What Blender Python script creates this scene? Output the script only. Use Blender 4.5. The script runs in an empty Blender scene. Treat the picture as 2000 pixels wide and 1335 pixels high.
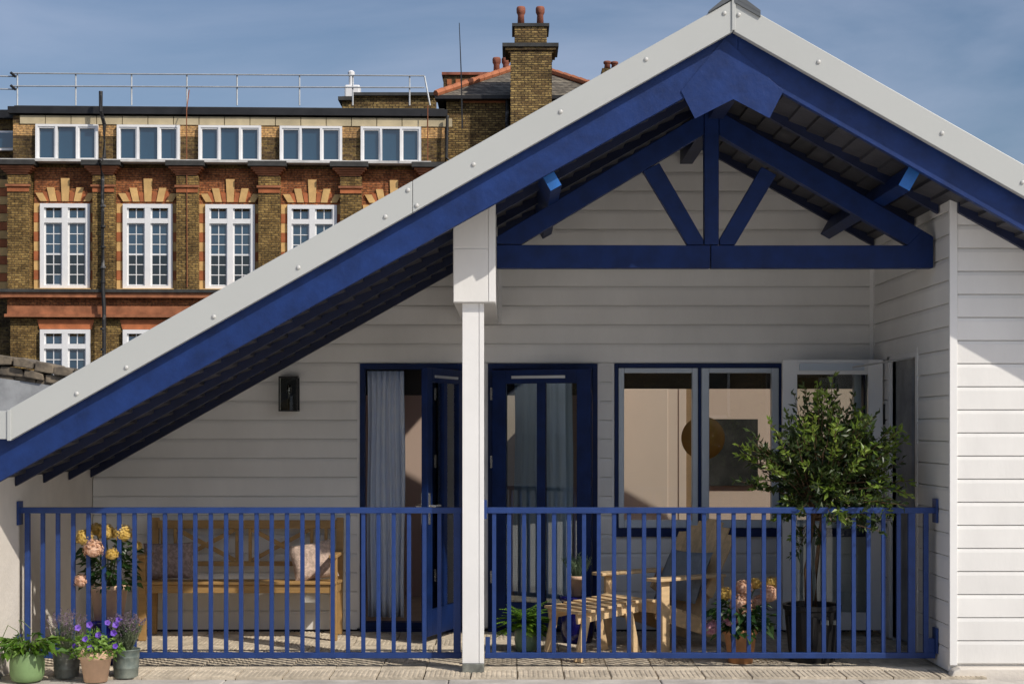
import bpy, math, random
from mathutils import Vector, Matrix
random.seed(7)
sc = bpy.context.scene
col = sc.collection
R = math.radians
# ------------------------------------------------------------------ camera
CZ = 1.65            # eye height above the terrace floor (terrace floor z = 0)
F = 3120.0           # focal length in photo pixels (photo 2000 wide)
cam_d = bpy.data.cameras.new('camera'); cam = bpy.data.objects.new('camera', cam_d); col.objects.link(cam)
cam.location = (0, 0, CZ); cam.rotation_euler = (R(90), 0, 0)
cam_d.sensor_width = 36; cam_d.lens = 36 * F / 2000
cam_d.shift_y = (836 - 667.5) / 2000
cam_d.clip_start = .1; cam_d.clip_end = 6000
sc.camera = cam
# ------------------------------------------------------------------ sky and sun
SUN = Vector((1.15, -1.0, 1.28)).normalized()
w = bpy.data.worlds.new('World'); sc.world = w; w.use_nodes = True
nt = w.node_tree; nt.nodes.clear()
out = nt.nodes.new('ShaderNodeOutputWorld'); bg = nt.nodes.new('ShaderNodeBackground')
sky = nt.nodes.new('ShaderNodeTexSky'); sky.sky_type = 'NISHITA'; sky.sun_disc = False
sky.sun_elevation = math.asin(SUN.z); sky.sun_rotation = math.atan2(SUN.x, SUN.y)
sky.air_density = 1.0; sky.dust_density = 3.0; sky.ozone_density = 4.0; sky.altitude = 50
tc = nt.nodes.new('ShaderNodeTexCoord'); mp = nt.nodes.new('ShaderNodeMapping')
mp.inputs['Scale'].default_value = (1.3, 1.3, 4.2); mp.inputs['Rotation'].default_value = (0, R(24), R(15))
nz = nt.nodes.new('ShaderNodeTexNoise'); nz.inputs['Scale'].default_value = 2.2; nz.inputs['Detail'].default_value = 7
nz.inputs['Roughness'].default_value = .52; nz.inputs['Distortion'].default_value = .5
rp = nt.nodes.new('ShaderNodeValToRGB'); rp.color_ramp.elements[0].position = .37; rp.color_ramp.elements[1].position = .78
rp.color_ramp.elements[0].color = (0, 0, 0, 1); rp.color_ramp.elements[1].color = (.55, .55, .55, 1)
mx = nt.nodes.new('ShaderNodeMixRGB'); mx.inputs[2].default_value = (5.5, 6.0, 7.6, 1)
nt.links.new(tc.outputs['Generated'], mp.inputs[0]); nt.links.new(mp.outputs[0], nz.inputs['Vector'])
nt.links.new(nz.outputs['Fac'], rp.inputs[0]); nt.links.new(rp.outputs[0], mx.inputs[0])
nt.links.new(sky.outputs[0], mx.inputs[1]); nt.links.new(mx.outputs[0], bg.inputs[0]); nt.links.new(bg.outputs[0], out.inputs[0])
bg.inputs[1].default_value = .085
sl = bpy.data.lights.new('sun', 'SUN'); sl.energy = 2.85; sl.angle = R(.53); sl.color = (1, .93, .83)
so = bpy.data.objects.new('sun', sl); col.objects.link(so); so.rotation_euler = (-SUN).to_track_quat('-Z', 'Y').to_euler()
so.location = (6, -6, 12)
sc.view_settings.view_transform = 'Standard'; sc.view_settings.look = 'None'
sc.view_settings.gamma = 1; sc.view_settings.use_curve_mapping = False
sc.view_settings.exposure = 0.28
sc.cycles.max_bounces = 8; sc.cycles.transparent_max_bounces = 16; sc.cycles.caustics_reflective = False; sc.cycles.caustics_refractive = False

# ------------------------------------------------------------------ materials
def newmat(name):
    m = bpy.data.materials.new(name); m.use_nodes = True
    n = m.node_tree.nodes; return m, n, m.node_tree.links, n['Principled BSDF']
def c4(c): return (c[0], c[1], c[2], 1)
def paint(name, c, rough=.5, var=.08, scale=4, bump=0.0, bscale=60, stretch=(1, 1, 1), rnd=0.0, spec=.4, metal=0, c2=None, lo=.35, hi=.65, detail=6, fine=0.0):
    m, n, l, p = newmat(name)
    t = n.new('ShaderNodeTexCoord'); mpn = n.new('ShaderNodeMapping'); mpn.inputs['Scale'].default_value = stretch
    l.new(t.outputs['Object'], mpn.inputs[0])
    z = n.new('ShaderNodeTexNoise'); z.inputs['Scale'].default_value = scale; z.inputs['Detail'].default_value = detail; z.inputs['Roughness'].default_value = .6
    l.new(mpn.outputs[0], z.inputs['Vector'])
    r = n.new('ShaderNodeValToRGB'); r.color_ramp.elements[0].position = lo; r.color_ramp.elements[1].position = hi
    a = [x * (1 - var) for x in c]; b = [min(1, x * (1 + var)) for x in c] if c2 is None else c2
    r.color_ramp.elements[0].color = c4(a); r.color_ramp.elements[1].color = c4(b)
    l.new(z.outputs['Fac'], r.inputs[0]); last = r.outputs[0]
    if rnd:
        oi = n.new('ShaderNodeObjectInfo'); mr = n.new('ShaderNodeMapRange'); mr.inputs[3].default_value = 1 - rnd; mr.inputs[4].default_value = 1 + rnd
        l.new(oi.outputs['Random'], mr.inputs[0])
        h = n.new('ShaderNodeHueSaturation'); l.new(mr.outputs[0], h.inputs['Value']); l.new(last, h.inputs['Color']); last = h.outputs[0]
        ad = n.new('ShaderNodeVectorMath'); ad.operation = 'MULTIPLY_ADD'; ad.inputs[1].default_value = (1, 1, 1)
        l.new(t.outputs['Object'], ad.inputs[0]); l.new(oi.outputs['Random'], ad.inputs[2]); l.new(ad.outputs[0], mpn.inputs[0])
    l.new(last, p.inputs['Base Color'])
    p.inputs['Roughness'].default_value = rough; p.inputs['Specular IOR Level'].default_value = spec; p.inputs['Metallic'].default_value = metal
    if bump:
        z2 = n.new('ShaderNodeTexNoise'); z2.inputs['Scale'].default_value = bscale; z2.inputs['Detail'].default_value = 5
        l.new(mpn.outputs[0], z2.inputs['Vector']); bn = n.new('ShaderNodeBump'); bn.inputs['Strength'].default_value = bump; bn.inputs['Distance'].default_value = .01
        l.new(z2.outputs['Fac'], bn.inputs['Height']); l.new(bn.outputs[0], p.inputs['Normal'])
    return m
def brickmat(name, c1, c2, mortar, bw=.225, bh=.075, dirt=.5, ms=.012):
    m, n, l, p = newmat(name)
    t = n.new('ShaderNodeTexCoord'); s = n.new('ShaderNodeSeparateXYZ'); l.new(t.outputs['Object'], s.inputs[0])
    a = n.new('ShaderNodeMath'); a.operation = 'ADD'; l.new(s.outputs[0], a.inputs[0]); l.new(s.outputs[1], a.inputs[1])
    cb = n.new('ShaderNodeCombineXYZ'); l.new(a.outputs[0], cb.inputs[0]); l.new(s.outputs[2], cb.inputs[1])
    b = n.new('ShaderNodeTexBrick'); b.inputs['Scale'].default_value = 1; b.inputs['Brick Width'].default_value = bw; b.inputs['Row Height'].default_value = bh
    b.inputs['Mortar Size'].default_value = ms; b.inputs['Mortar Smooth'].default_value = .3; b.inputs['Bias'].default_value = -.1
    b.inputs['Color1'].default_value = c4(c1); b.inputs['Color2'].default_value = c4(c2); b.inputs['Mortar'].default_value = c4(mortar)
    l.new(cb.outputs[0], b.inputs['Vector'])
    z = n.new('ShaderNodeTexNoise'); z.inputs['Scale'].default_value = 1.1; z.inputs['Detail'].default_value = 8; z.inputs['Roughness'].default_value = .72; l.new(t.outputs['Object'], z.inputs['Vector'])
    r = n.new('ShaderNodeValToRGB'); r.color_ramp.elements[0].position = .35; r.color_ramp.elements[1].position = .62
    r.color_ramp.elements[0].color = (1 - dirt, 1 - dirt, 1 - dirt * .95, 1); r.color_ramp.elements[1].color = (1.25, 1.22, 1.15, 1)
    l.new(z.outputs['Fac'], r.inputs[0])
    zz = n.new('ShaderNodeTexNoise'); zz.inputs['Scale'].default_value = 13; zz.inputs['Detail'].default_value = 3; l.new(cb.outputs[0], zz.inputs['Vector'])
    r2 = n.new('ShaderNodeValToRGB'); r2.color_ramp.elements[0].position = .3; r2.color_ramp.elements[1].position = .7
    r2.color_ramp.elements[0].color = (.55, .54, .52, 1); r2.color_ramp.elements[1].color = (1.6, 1.55, 1.4, 1); l.new(zz.outputs['Fac'], r2.inputs[0])
    mm = n.new('ShaderNodeMixRGB'); mm.blend_type = 'MULTIPLY'; mm.inputs[0].default_value = 1; l.new(b.outputs['Color'], mm.inputs[1]); l.new(r.outputs[0], mm.inputs[2])
    m2 = n.new('ShaderNodeMixRGB'); m2.blend_type = 'MULTIPLY'; m2.inputs[0].default_value = 1; l.new(mm.outputs[0], m2.inputs[1]); l.new(r2.outputs[0], m2.inputs[2])
    l.new(m2.outputs[0], p.inputs['Base Color']); p.inputs['Roughness'].default_value = .9; p.inputs['Specular IOR Level'].default_value = .2
    bn = n.new('ShaderNodeBump'); bn.inputs['Strength'].default_value = .8; bn.inputs['Distance'].default_value = .02; bn.invert = True
    l.new(b.outputs['Fac'], bn.inputs['Height']); l.new(bn.outputs[0], p.inputs['Normal'])
    return m
def glassmat(name, tint=(.93, .96, .95), refl=1.0, ior=1.5, rough=0.0):
    m, n, l, p = newmat(name); n.remove(p)
    o = n['Material Output']; tr = n.new('ShaderNodeBsdfTransparent'); tr.inputs[0].default_value = c4(tint)
    g = n.new('ShaderNodeBsdfGlossy'); g.inputs['Roughness'].default_value = rough; g.inputs[0].default_value = (refl, refl, refl, 1)
    fr = n.new('ShaderNodeFresnel'); fr.inputs[0].default_value = ior; mi = n.new('ShaderNodeMixShader')
    l.new(fr.outputs[0], mi.inputs[0]); l.new(tr.outputs[0], mi.inputs[1]); l.new(g.outputs[0], mi.inputs[2]); l.new(mi.outputs[0], o.inputs[0])
    return m
def farglass(name, c, ior):
    m, n, l, p = newmat(name)
    p.inputs['Base Color'].default_value = c4(c); p.inputs['Roughness'].default_value = .03; p.inputs['IOR'].default_value = ior
    t = n.new('ShaderNodeTexCoord'); z = n.new('ShaderNodeTexNoise'); z.inputs['Scale'].default_value = .9; l.new(t.outputs['Object'], z.inputs['Vector'])
    oi = n.new('ShaderNodeObjectInfo'); bn = n.new('ShaderNodeBump'); bn.inputs['Strength'].default_value = .25; bn.inputs['Distance'].default_value = .02
    l.new(z.outputs['Fac'], bn.inputs['Height']); l.new(bn.outputs[0], p.inputs['Normal'])
    return m
def leafmat(name, c, c2, trans=.25, rough=.45, scale=9):
    m, n, l, p = newmat(name); o = n['Material Output']
    t = n.new('ShaderNodeTexCoord'); z = n.new('ShaderNodeTexNoise'); z.inputs['Scale'].default_value = scale; z.inputs['Detail'].default_value = 3
    l.new(t.outputs['Object'], z.inputs['Vector']); r = n.new('ShaderNodeValToRGB'); r.color_ramp.elements[0].position = .38; r.color_ramp.elements[1].position = .66
    r.color_ramp.elements[0].color = c4(c); r.color_ramp.elements[1].color = c4(c2); l.new(z.outputs['Fac'], r.inputs[0])
    l.new(r.outputs[0], p.inputs['Base Color']); p.inputs['Roughness'].default_value = rough
    tl = n.new('ShaderNodeBsdfTranslucent'); l.new(r.outputs[0], tl.inputs[0]); mi = n.new('ShaderNodeMixShader'); mi.inputs[0].default_value = trans
    l.new(p.outputs[0], mi.inputs[1]); l.new(tl.outputs[0], mi.inputs[2]); l.new(mi.outputs[0], o.inputs[0])
    return m
M = {}
M['white'] = paint('white_cladding', (.755, .745, .72), .42, .05, 2.2, .12, 40, (1, 1, .35), rnd=.03)
M['trim'] = paint('white_trim', (.76, .755, .74), .4, .03, 3, .06, 50)
M['render'] = paint('cream_render', (.70, .65, .58), .9, .06, 2.5, .35, 35)
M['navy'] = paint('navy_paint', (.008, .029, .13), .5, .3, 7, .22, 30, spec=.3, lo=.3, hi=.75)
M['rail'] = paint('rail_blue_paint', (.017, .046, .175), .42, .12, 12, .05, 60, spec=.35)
M['navyd'] = paint('door_navy_truss_shade', (.0035, .017, .085), .5, .3, 7, .12, 30, spec=.22, lo=.3, hi=.75)  # door navy; on truss and purlins the darker tone paints their shade
M['sunlit_blue'] = paint('sunlit_end_blue', (.02, .13, .42), .5, .15, 9)  # lighter blue that paints sunlight onto the purlin ends
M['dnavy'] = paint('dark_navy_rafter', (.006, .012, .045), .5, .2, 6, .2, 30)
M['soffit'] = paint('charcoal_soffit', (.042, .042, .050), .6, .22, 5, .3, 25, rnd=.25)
M['fascia'] = paint('grey_metal_fascia', (.46, .475, .46), .38, .02, 1.2, .02, 30, spec=.5)
M['rivet'] = paint('fixing_cap', (.55, .55, .53), .35, .03)
M['roofsheet'] = paint('roof_sheet', (.09, .10, .11), .5, .1)
M['casement'] = paint('pale_blue_grey_frame', (.50, .56, .62), .4, .03, 4)
M['glass'] = glassmat('window_glass')
M['glassr'] = glassmat('door_glass', (.80, .86, .85), 1, 1.9)
M['alu'] = paint('aluminium', (.62, .63, .64), .3, .04, metal=.6)
M['steel'] = paint('steel_handle', (.6, .58, .54), .25, .05, metal=.9)
M['black'] = paint('black_metal', (.01, .01, .011), .4, .1)
M['teak'] = paint('teak_timber', (.40, .24, .09), .5, .13, 5, .1, 30, (.6, 6, 6), rnd=.08)
M['cedar'] = paint('pale_timber', (.70, .50, .28), .6, .12, 5, .1, 30, (1, 5, 5), rnd=.1)
M['paver'] = paint('concrete_paver', (.56, .485, .375), .9, .22, 9, .4, 60, rnd=.10)
M['concrete'] = paint('kerb_concrete', (.50, .47, .43), .9, .22, 3.2, .5, 40)
M['mortar'] = paint('paver_bed', (.07, .065, .06), .95, .2)
M['curtain'] = leafmat('pale_curtain', (.78, .86, 1.0), (.84, .90, 1.0), .3, .85)
M['peach'] = paint('peach_interior', (.64, .455, .38), .8, .02, 2)
M['peachdoor'] = paint('interior_door', (.72, .54, .46), .6, .02, 2)
M['brownwood'] = paint('interior_door_frame', (.30, .18, .10), .6, .1)
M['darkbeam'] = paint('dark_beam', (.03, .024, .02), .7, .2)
M['floorin'] = paint('interior_floor', (.45, .33, .22), .5, .15)
M['art'] = paint('dark_artwork', (.010, .008, .008), .6, .5, 6, c2=(.035, .03, .028))
M['ochre'] = paint('ochre_shade', (.42, .20, .04), .6, .06)
M['terra'] = paint('terracotta', (.62, .32, .16), .8, .16, 9, .25, 60)
M['terral'] = paint('weathered_terracotta', (.74, .50, .34), .85, .1, 9, .25, 60)
M['galv'] = paint('galvanised_zinc', (.16, .17, .16), .55, .35, 11, .25, 40, metal=.35, c2=(.27, .28, .25))
M['galvb'] = paint('galvanised_zinc_blue', (.13, .18, .17), .55, .3, 9, .25, 40, metal=.35, c2=(.27, .30, .26))
M['greenpot'] = paint('sage_glaze', (.18, .28, .12), .55, .12, 7, .15, 30)
M['palegreenpot'] = paint('pale_green_glaze', (.20, .30, .20), .35, .1)
M['cobalt'] = paint('cobalt_glaze', (.008, .007, .11), .15, .2, spec=.6)
M['blackpot'] = paint('black_plastic', (.012, .012, .013), .4, .1)
M['soil'] = paint('soil', (.025, .018, .012), .95, .3, 30, .5)
M['pillow'] = paint('lilac_grey_cushion', (.34, .26, .24), .9, .25, 40, .4, 80, lo=.42, hi=.6)
M['pillowb'] = paint('beige_cushion', (.50, .38, .31), .9, .22, 40, .4, 80, lo=.42, hi=.6)
M['cush'] = paint('blue_grey_cushion', (.19, .22, .25), .9, .08, 20, .3, 80)
M['bark'] = paint('bark', (.14, .085, .045), .9, .3, 14, .5, 50, (4, 4, 1))
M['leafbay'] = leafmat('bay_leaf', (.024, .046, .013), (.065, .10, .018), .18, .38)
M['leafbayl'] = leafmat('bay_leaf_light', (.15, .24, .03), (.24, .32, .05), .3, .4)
M['fern'] = leafmat('fern_leaf', (.10, .22, .02), (.19, .34, .03), .35, .5)
M['hyd'] = leafmat('hydrangea_leaf', (.022, .06, .014), (.045, .10, .02), .2, .4)
M['lav'] = leafmat('lavender_leaf', (.11, .15, .08), (.18, .21, .12), .2, .7)
M['lavf'] = leafmat('lavender_flower', (.16, .11, .17), (.26, .19, .25), .2, .8)
M['rosem'] = leafmat('grey_green_leaf', (.14, .22, .12), (.24, .31, .19), .2, .7)
M['pet'] = leafmat('petunia_leaf', (.13, .26, .035), (.26, .40, .08), .3, .5)
M['violet'] = leafmat('violet_petal', (.17, .07, .55), (.30, .16, .70), .3, .6)
M['violetd'] = leafmat('deep_violet', (.06, .015, .25), (.08, .02, .3), .2, .6)
M['leafd'] = leafmat('broad_green_leaf', (.06, .15, .015), (.15, .26, .03), .3, .4)
M['hy_y'] = leafmat('yellow_florets', (.58, .38, .07), (.82, .60, .20), .2, .7, 40)
M['hy_p'] = leafmat('peach_florets', (.62, .34, .20), (.85, .60, .44), .2, .7, 40)
M['hy_k'] = leafmat('pink_florets', (.50, .20, .26), (.75, .45, .50), .2, .7, 40)
M['stem'] = leafmat('green_stem', (.08, .12, .03), (.12, .16, .05), .1, .6)
# far building
M['bbrown'] = brickmat('london_stock_brick', (.18, .115, .042), (.34, .235, .09), (.10, .075, .05), dirt=.62)
M['bred'] = brickmat('red_brick', (.30, .105, .045), (.43, .18, .075), (.17, .09, .06), dirt=.55)
M['bdark'] = brickmat('soot_brick', (.075, .048, .03), (.20, .14, .055), (.13, .10, .06), dirt=.65)
M['borange'] = brickmat('orange_stock_brick', (.42, .25, .11), (.50, .32, .15), (.3, .2, .12), dirt=.3)
M['bchim'] = brickmat('yellow_stock_brick', (.15, .10, .045), (.38, .28, .12), (.08, .06, .04), dirt=.5, ms=.016)
M['redstone'] = paint('terracotta_moulding', (.34, .13, .06), .8, .3, 3, .2, 20)
M['cream'] = paint('cream_stone', (.66, .42, .17), .8, .15, 3, .1, 20, rnd=.06)
M['redblock'] = paint('terracotta_block', (.40, .13, .05), .8, .2, 3, .1, 20, rnd=.1)
M['panel'] = paint('beige_render_panel', (.50, .42, .27), .85, .14, 2, .1, rnd=.05)
M['lead'] = paint('lead_ledge', (.58, .57, .55), .6, .15, 3)
M['dcap'] = paint('dark_cap', (.045, .045, .043), .7, .3, 3)
M['gutter'] = paint('black_gutter', (.018, .018, .02), .5, .3, 2)
M['upvc'] = paint('white_window_frame', (.80, .80, .80), .4, .03)
M['fglass'] = farglass('far_glass_blue', (.018, .055, .095), 2.1)
M['fglassd'] = farglass('far_glass_dark', (.008, .016, .02), 1.8)
M['pipe'] = paint('weathered_black_pipe', (.03, .03, .032), .6, .3, 3, c2=(.25, .25, .25), lo=.55, hi=.75)
M['pipeg'] = paint('galvanised_tube', (.50, .52, .53), .4, .1, metal=.3)
M['slate'] = brickmat('slate_tiles', (.12, .11, .10), (.20, .185, .165), (.05, .05, .05), .3, .16, .3)
M['ridge'] = paint('orange_ridge_tile', (.42, .15, .07), .8, .15, 4)
M['pot'] = paint('chimney_pot', (.26, .09, .055), .85, .35, 3)
M['coping'] = paint('mossy_stone_coping', (.14, .12, .10), .95, .4, 7, .8, 14, c2=(.26, .21, .15))
M['greywall'] = paint('grey_render_wall', (.30, .31, .32), .9, .25, 3, .4, 12)
M['asphalt'] = paint('ground_asphalt', (.06, .06, .06), .9, .2)
M['flatroof'] = paint('pale_flat_roof', (.72, .67, .60), .9, .15)
def transl(name, c):
    m, n, l, p = newmat(name); n.remove(p); t = n.new('ShaderNodeBsdfTranslucent'); t.inputs[0].default_value = c4(c)
    l.new(t.outputs[0], n['Material Output'].inputs[0]); return m
M['added_opal'] = transl('added_opal_rooflight', (.95, .93, .90))

# ------------------------------------------------------------------ mesh helpers
ORG = {}
def P(px, py, Y): s = F / Y; return Vector(((px - 1000) / s, Y, CZ + (836 - py) / s))
def X(px, Y): return (px - 1000) * Y / F
def Z(py, Y): return CZ + (836 - py) * Y / F
class MB:
    def __init__(s): s.v = []; s.f = []
    def add(s, vs, fs):
        o = len(s.v); s.v += [Vector(v) for v in vs]; s.f += [[i + o for i in f] for f in fs]; return s
    def box(s, x0, x1, y0, y1, z0, z1):
        return s.add([(x0, y0, z0), (x1, y0, z0), (x1, y1, z0), (x0, y1, z0), (x0, y0, z1), (x1, y0, z1), (x1, y1, z1), (x0, y1, z1)],
                     [(0, 3, 2, 1), (4, 5, 6, 7), (0, 1, 5, 4), (1, 2, 6, 5), (2, 3, 7, 6), (3, 0, 4, 7)])
    def prism(s, pts, a, b, ax='y'):
        n = len(pts)
        ar = sum(pts[i][0] * pts[(i + 1) % n][1] - pts[(i + 1) % n][0] * pts[i][1] for i in range(n))
        if ar < 0: pts = pts[::-1]
        if ax == 'y': vs = [(p[0], a, p[1]) for p in pts] + [(p[0], b, p[1]) for p in pts]
        elif ax == 'x': vs = [(a, p[0], p[1]) for p in pts] + [(b, p[0], p[1]) for p in pts]
        else: vs = [(p[0], p[1], a) for p in pts] + [(p[0], p[1], b) for p in pts]
        fs = [list(range(n)), list(range(2 * n - 1, n - 1, -1))] + [(i, i + n, (i + 1) % n + n, (i + 1) % n) for i in range(n)]
        if (ax != 'y') : fs = [tuple(reversed(f)) for f in fs]
        return s.add(vs, fs)
    def beam(s, p, q, w_, h_, up=(0, 0, 1)):
        p = Vector(p); q = Vector(q); d = (q - p).normalized(); u = Vector(up); sd = d.cross(u)
        if sd.length < 1e-4: sd = d.cross(Vector((1, 0, 0)))
        sd.normalize(); u = sd.cross(d).normalized(); vs = []
        for c in (p, q):
            for a, b in ((-1, -1), (1, -1), (1, 1), (-1, 1)): vs.append(c + sd * (a * w_ / 2) + u * (b * h_ / 2))
        return s.add(vs, [(0, 1, 2, 3), (7, 6, 5, 4), (0, 4, 5, 1), (1, 5, 6, 2), (2, 6, 7, 3), (3, 7, 4, 0)])
    def tube(s, pts, r, n=8, r1=None):
        pts = [Vector(p) for p in pts]; o = len(s.v); m = len(pts)
        for i, p in enumerate(pts):
            d = (pts[min(i + 1, m - 1)] - pts[max(i - 1, 0)]).normalized(); a = d.cross(Vector((0, 0, 1)))
            if a.length < .05: a = d.cross(Vector((1, 0, 0)))
            a.normalize(); b = d.cross(a); rr = r if r1 is None else r + (r1 - r) * i / (m - 1)
            for k in range(n):
                t = 2 * math.pi * k / n; s.v.append(p + a * (rr * math.cos(t)) + b * (rr * math.sin(t)))
        for i in range(m - 1):
            for k in range(n): s.f.append([o + i * n + k, o + i * n + (k + 1) % n, o + (i + 1) * n + (k + 1) % n, o + (i + 1) * n + k])
        s.f.append([o + k for k in range(n)][::-1]); s.f.append([o + (m - 1) * n + k for k in range(n)]); return s
    def lathe(s, prof, cx=0, cy=0, cz=0, n=28, wob=0):
        o = len(s.v); ph = random.random() * 6
        for r, z in prof:
            for k in range(n):
                t = 2 * math.pi * k / n; rr = r * (1 + wob * math.sin(3 * t + ph)); s.v.append(Vector((cx + rr * math.cos(t), cy + rr * math.sin(t), cz + z)))
        for i in range(len(prof) - 1):
            for k in range(n): s.f.append([o + i * n + k, o + i * n + (k + 1) % n, o + (i + 1) * n + (k + 1) % n, o + (i + 1) * n + k])
        s.f.append([o + k for k in range(n)][::-1]); s.f.append([o + (len(prof) - 1) * n + k for k in range(n)]); return s
    def leaf(s, p, d, nrm, L, W, fold=.25, bend=.15):
        d = Vector(d).normalized(); nrm = Vector(nrm); sd = d.cross(nrm)
        if sd.length < 1e-3: sd = d.cross(Vector((.3, .8, .5)))
        sd.normalize(); up = sd.cross(d); p = Vector(p); m = p + d * (L * .45) ; t = p + d * L - up * (L * bend)
        a = m + sd * (W / 2) + up * (W * fold); b = m - sd * (W / 2) + up * (W * fold)
        return s.add([p, a, t, b], [(0, 1, 2), (0, 2, 3)])
    def xf(s, mat, start=0):
        for i in range(start, len(s.v)): s.v[i] = mat @ s.v[i]
        return s
    def build(s, name, mat, parent=None, at=None, smooth=False, bevel=0, label=None, kind=None):
        o0 = ORG.get(parent.name, Vector((0, 0, 0))) if parent else Vector((0, 0, 0))
        me = bpy.data.meshes.new(name)
        vs = s.v if (at is not None) else [v - o0 for v in s.v]
        me.from_pydata([tuple(v) for v in vs], [], s.f); me.materials.append(mat if not isinstance(mat, str) else M[mat])
        if smooth: me.shade_smooth() if hasattr(me, 'shade_smooth') else me.polygons.foreach_set('use_smooth', [True] * len(me.polygons))
        o = bpy.data.objects.new(name, me); col.objects.link(o)
        if parent: o.parent = parent
        loc = Vector(at) - o0 if at is not None else Vector((0, 0, 0)); o.location = loc
        ORG[o.name] = o0 + loc
        if bevel:
            b = o.modifiers.new('bevel', 'BEVEL'); b.width = bevel; b.segments = 2; b.limit_method = 'ANGLE'; b.angle_limit = R(35)
        if label: o['label'] = label
        if kind: o['kind'] = kind
        return o
def inst(src, parent, at, rz=None, name=None):
    o = src.copy(); col.objects.link(o); o.parent = parent
    o0 = ORG.get(parent.name, Vector((0, 0, 0))) if parent else Vector((0, 0, 0)); o.location = Vector(at) - o0; ORG[o.name] = Vector(at)
    if rz is not None: o.rotation_euler = rz
    return o
def thing(name, label, cat, loc=(0, 0, 0), group=None, local=False):
    o = bpy.data.objects.new(name, None); col.objects.link(o); o.location = loc; o.empty_display_size = .2
    ORG[o.name] = Vector((0, 0, 0)) if local else Vector(loc)
    o['label'] = label; o['category'] = cat
    if group: o['group'] = group
    return o
def sub(name, parent, loc=None):
    o = bpy.data.objects.new(name, None); col.objects.link(o); o.parent = parent
    ORG[o.name] = ORG[parent.name].copy(); return o
def tag(o, label, cat, group=None):
    o['label'] = label; o['category'] = cat
    if group: o['group'] = group
    return o
def struct(o): o['kind'] = 'structure'; return o
def copy_tree(o, parent=None):
    c = o.copy(); col.objects.link(c); c.parent = parent
    for ch in list(o.children): copy_tree(ch, c)
    return c

# ------------------------------------------------------------------ ground, terrace floor
struct(MB().box(-3000, 3000, -3000, 3000, -12.5, -12).build('ground', 'asphalt'))
struct(MB().box(-22, 22, -28, 9.7, -1.6, -1.3).build('lower_roof', 'flatroof'))
YB, YR = 13.0, 11.06
fl = struct(MB().box(-3.41, 2.95, 10.615, 13.5, -.3, -.022).build('terrace_floor', 'mortar'))
TS = .3125
prof = [(0, -.02)]; nr = 9
for i in range(nr):
    a = .004 + i * (TS - .012) / nr; wd = (TS - .012) / nr
    prof += [(a, -.008), (a + wd * .12, 0), (a + wd * .62, 0), (a + wd * .74, -.008)]
prof += [(TS - .006, -.008), (TS - .006, -.02)]
profy = [(a, (z if z > -.009 and z == 0 else (-.0035 if z == -.008 else z))) for a, z in prof]
tx = MB().prism(profy, .0, TS - .006, 'y')   # ribs run along y
ty = MB().prism(prof, .0, TS - .006, 'x')
t1 = t2 = None; i = 0
x0 = -3.40
for r_ in range(8):
    for c_ in range(21):
        xx = x0 + c_ * TS; yy = 10.62 + r_ * TS
        if xx > 2.9: continue
        along = (r_ == 0) or (r_ > 1 and (r_ + c_) % 2 == 0)
        at = (xx, yy, random.uniform(-.0015, .001))
        if along:
            if t1 is None: t1 = tx.build('paver', 'paver', fl, at=at)
            else: inst(t1, fl, at)
        else:
            if t2 is None: t2 = ty.build('paver', 'paver', fl, at=at)
            else: inst(t2, fl, at)
kb = struct(MB().box(-3.41, 5.5, 9.6, 9.61, -.6, -.25).build('terrace_kerb', 'concrete'))
xs = [-3.41, -1.9, -.42, .98, 2.3, 3.6, 5.5]
for a, b in zip(xs, xs[1:]):
    m = MB().box(a + .003, b - .003, 9.62, 10.61, -.3, -.016 + random.uniform(-.002, .002)); m.build('kerb_slab', 'concrete', kb, bevel=.008)

# ------------------------------------------------------------------ the white gabled house
H = thing('gabled_house', 'white clapboard house with navy gable truss, grey barge trim and a deep roof terrace', 'house', (0, 13.1, 0))
SL = .565; RX = 1.415
def zl(x): return CZ + 1.606 + SL * x
def zr(x): return CZ + 3.205 - SL * x
def zu(x): return min(zl(x), zr(x))
PH = .155; PROF = [(.025, 0), (.018, 0), (.018, .007), (0, .007), (0, PH - .024), (.0045, PH - .002), (.007, PH), (.025, PH)]
def plank_row(x0, x1, yf, z, parent):
    if x1 - x0 < .02: return
    MB().prism([(y, zz) for y, zz in PROF], 0, x1 - x0, 'x').build('plank', 'white', parent, at=(x0, yf + random.uniform(0, .0012), z))
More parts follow.
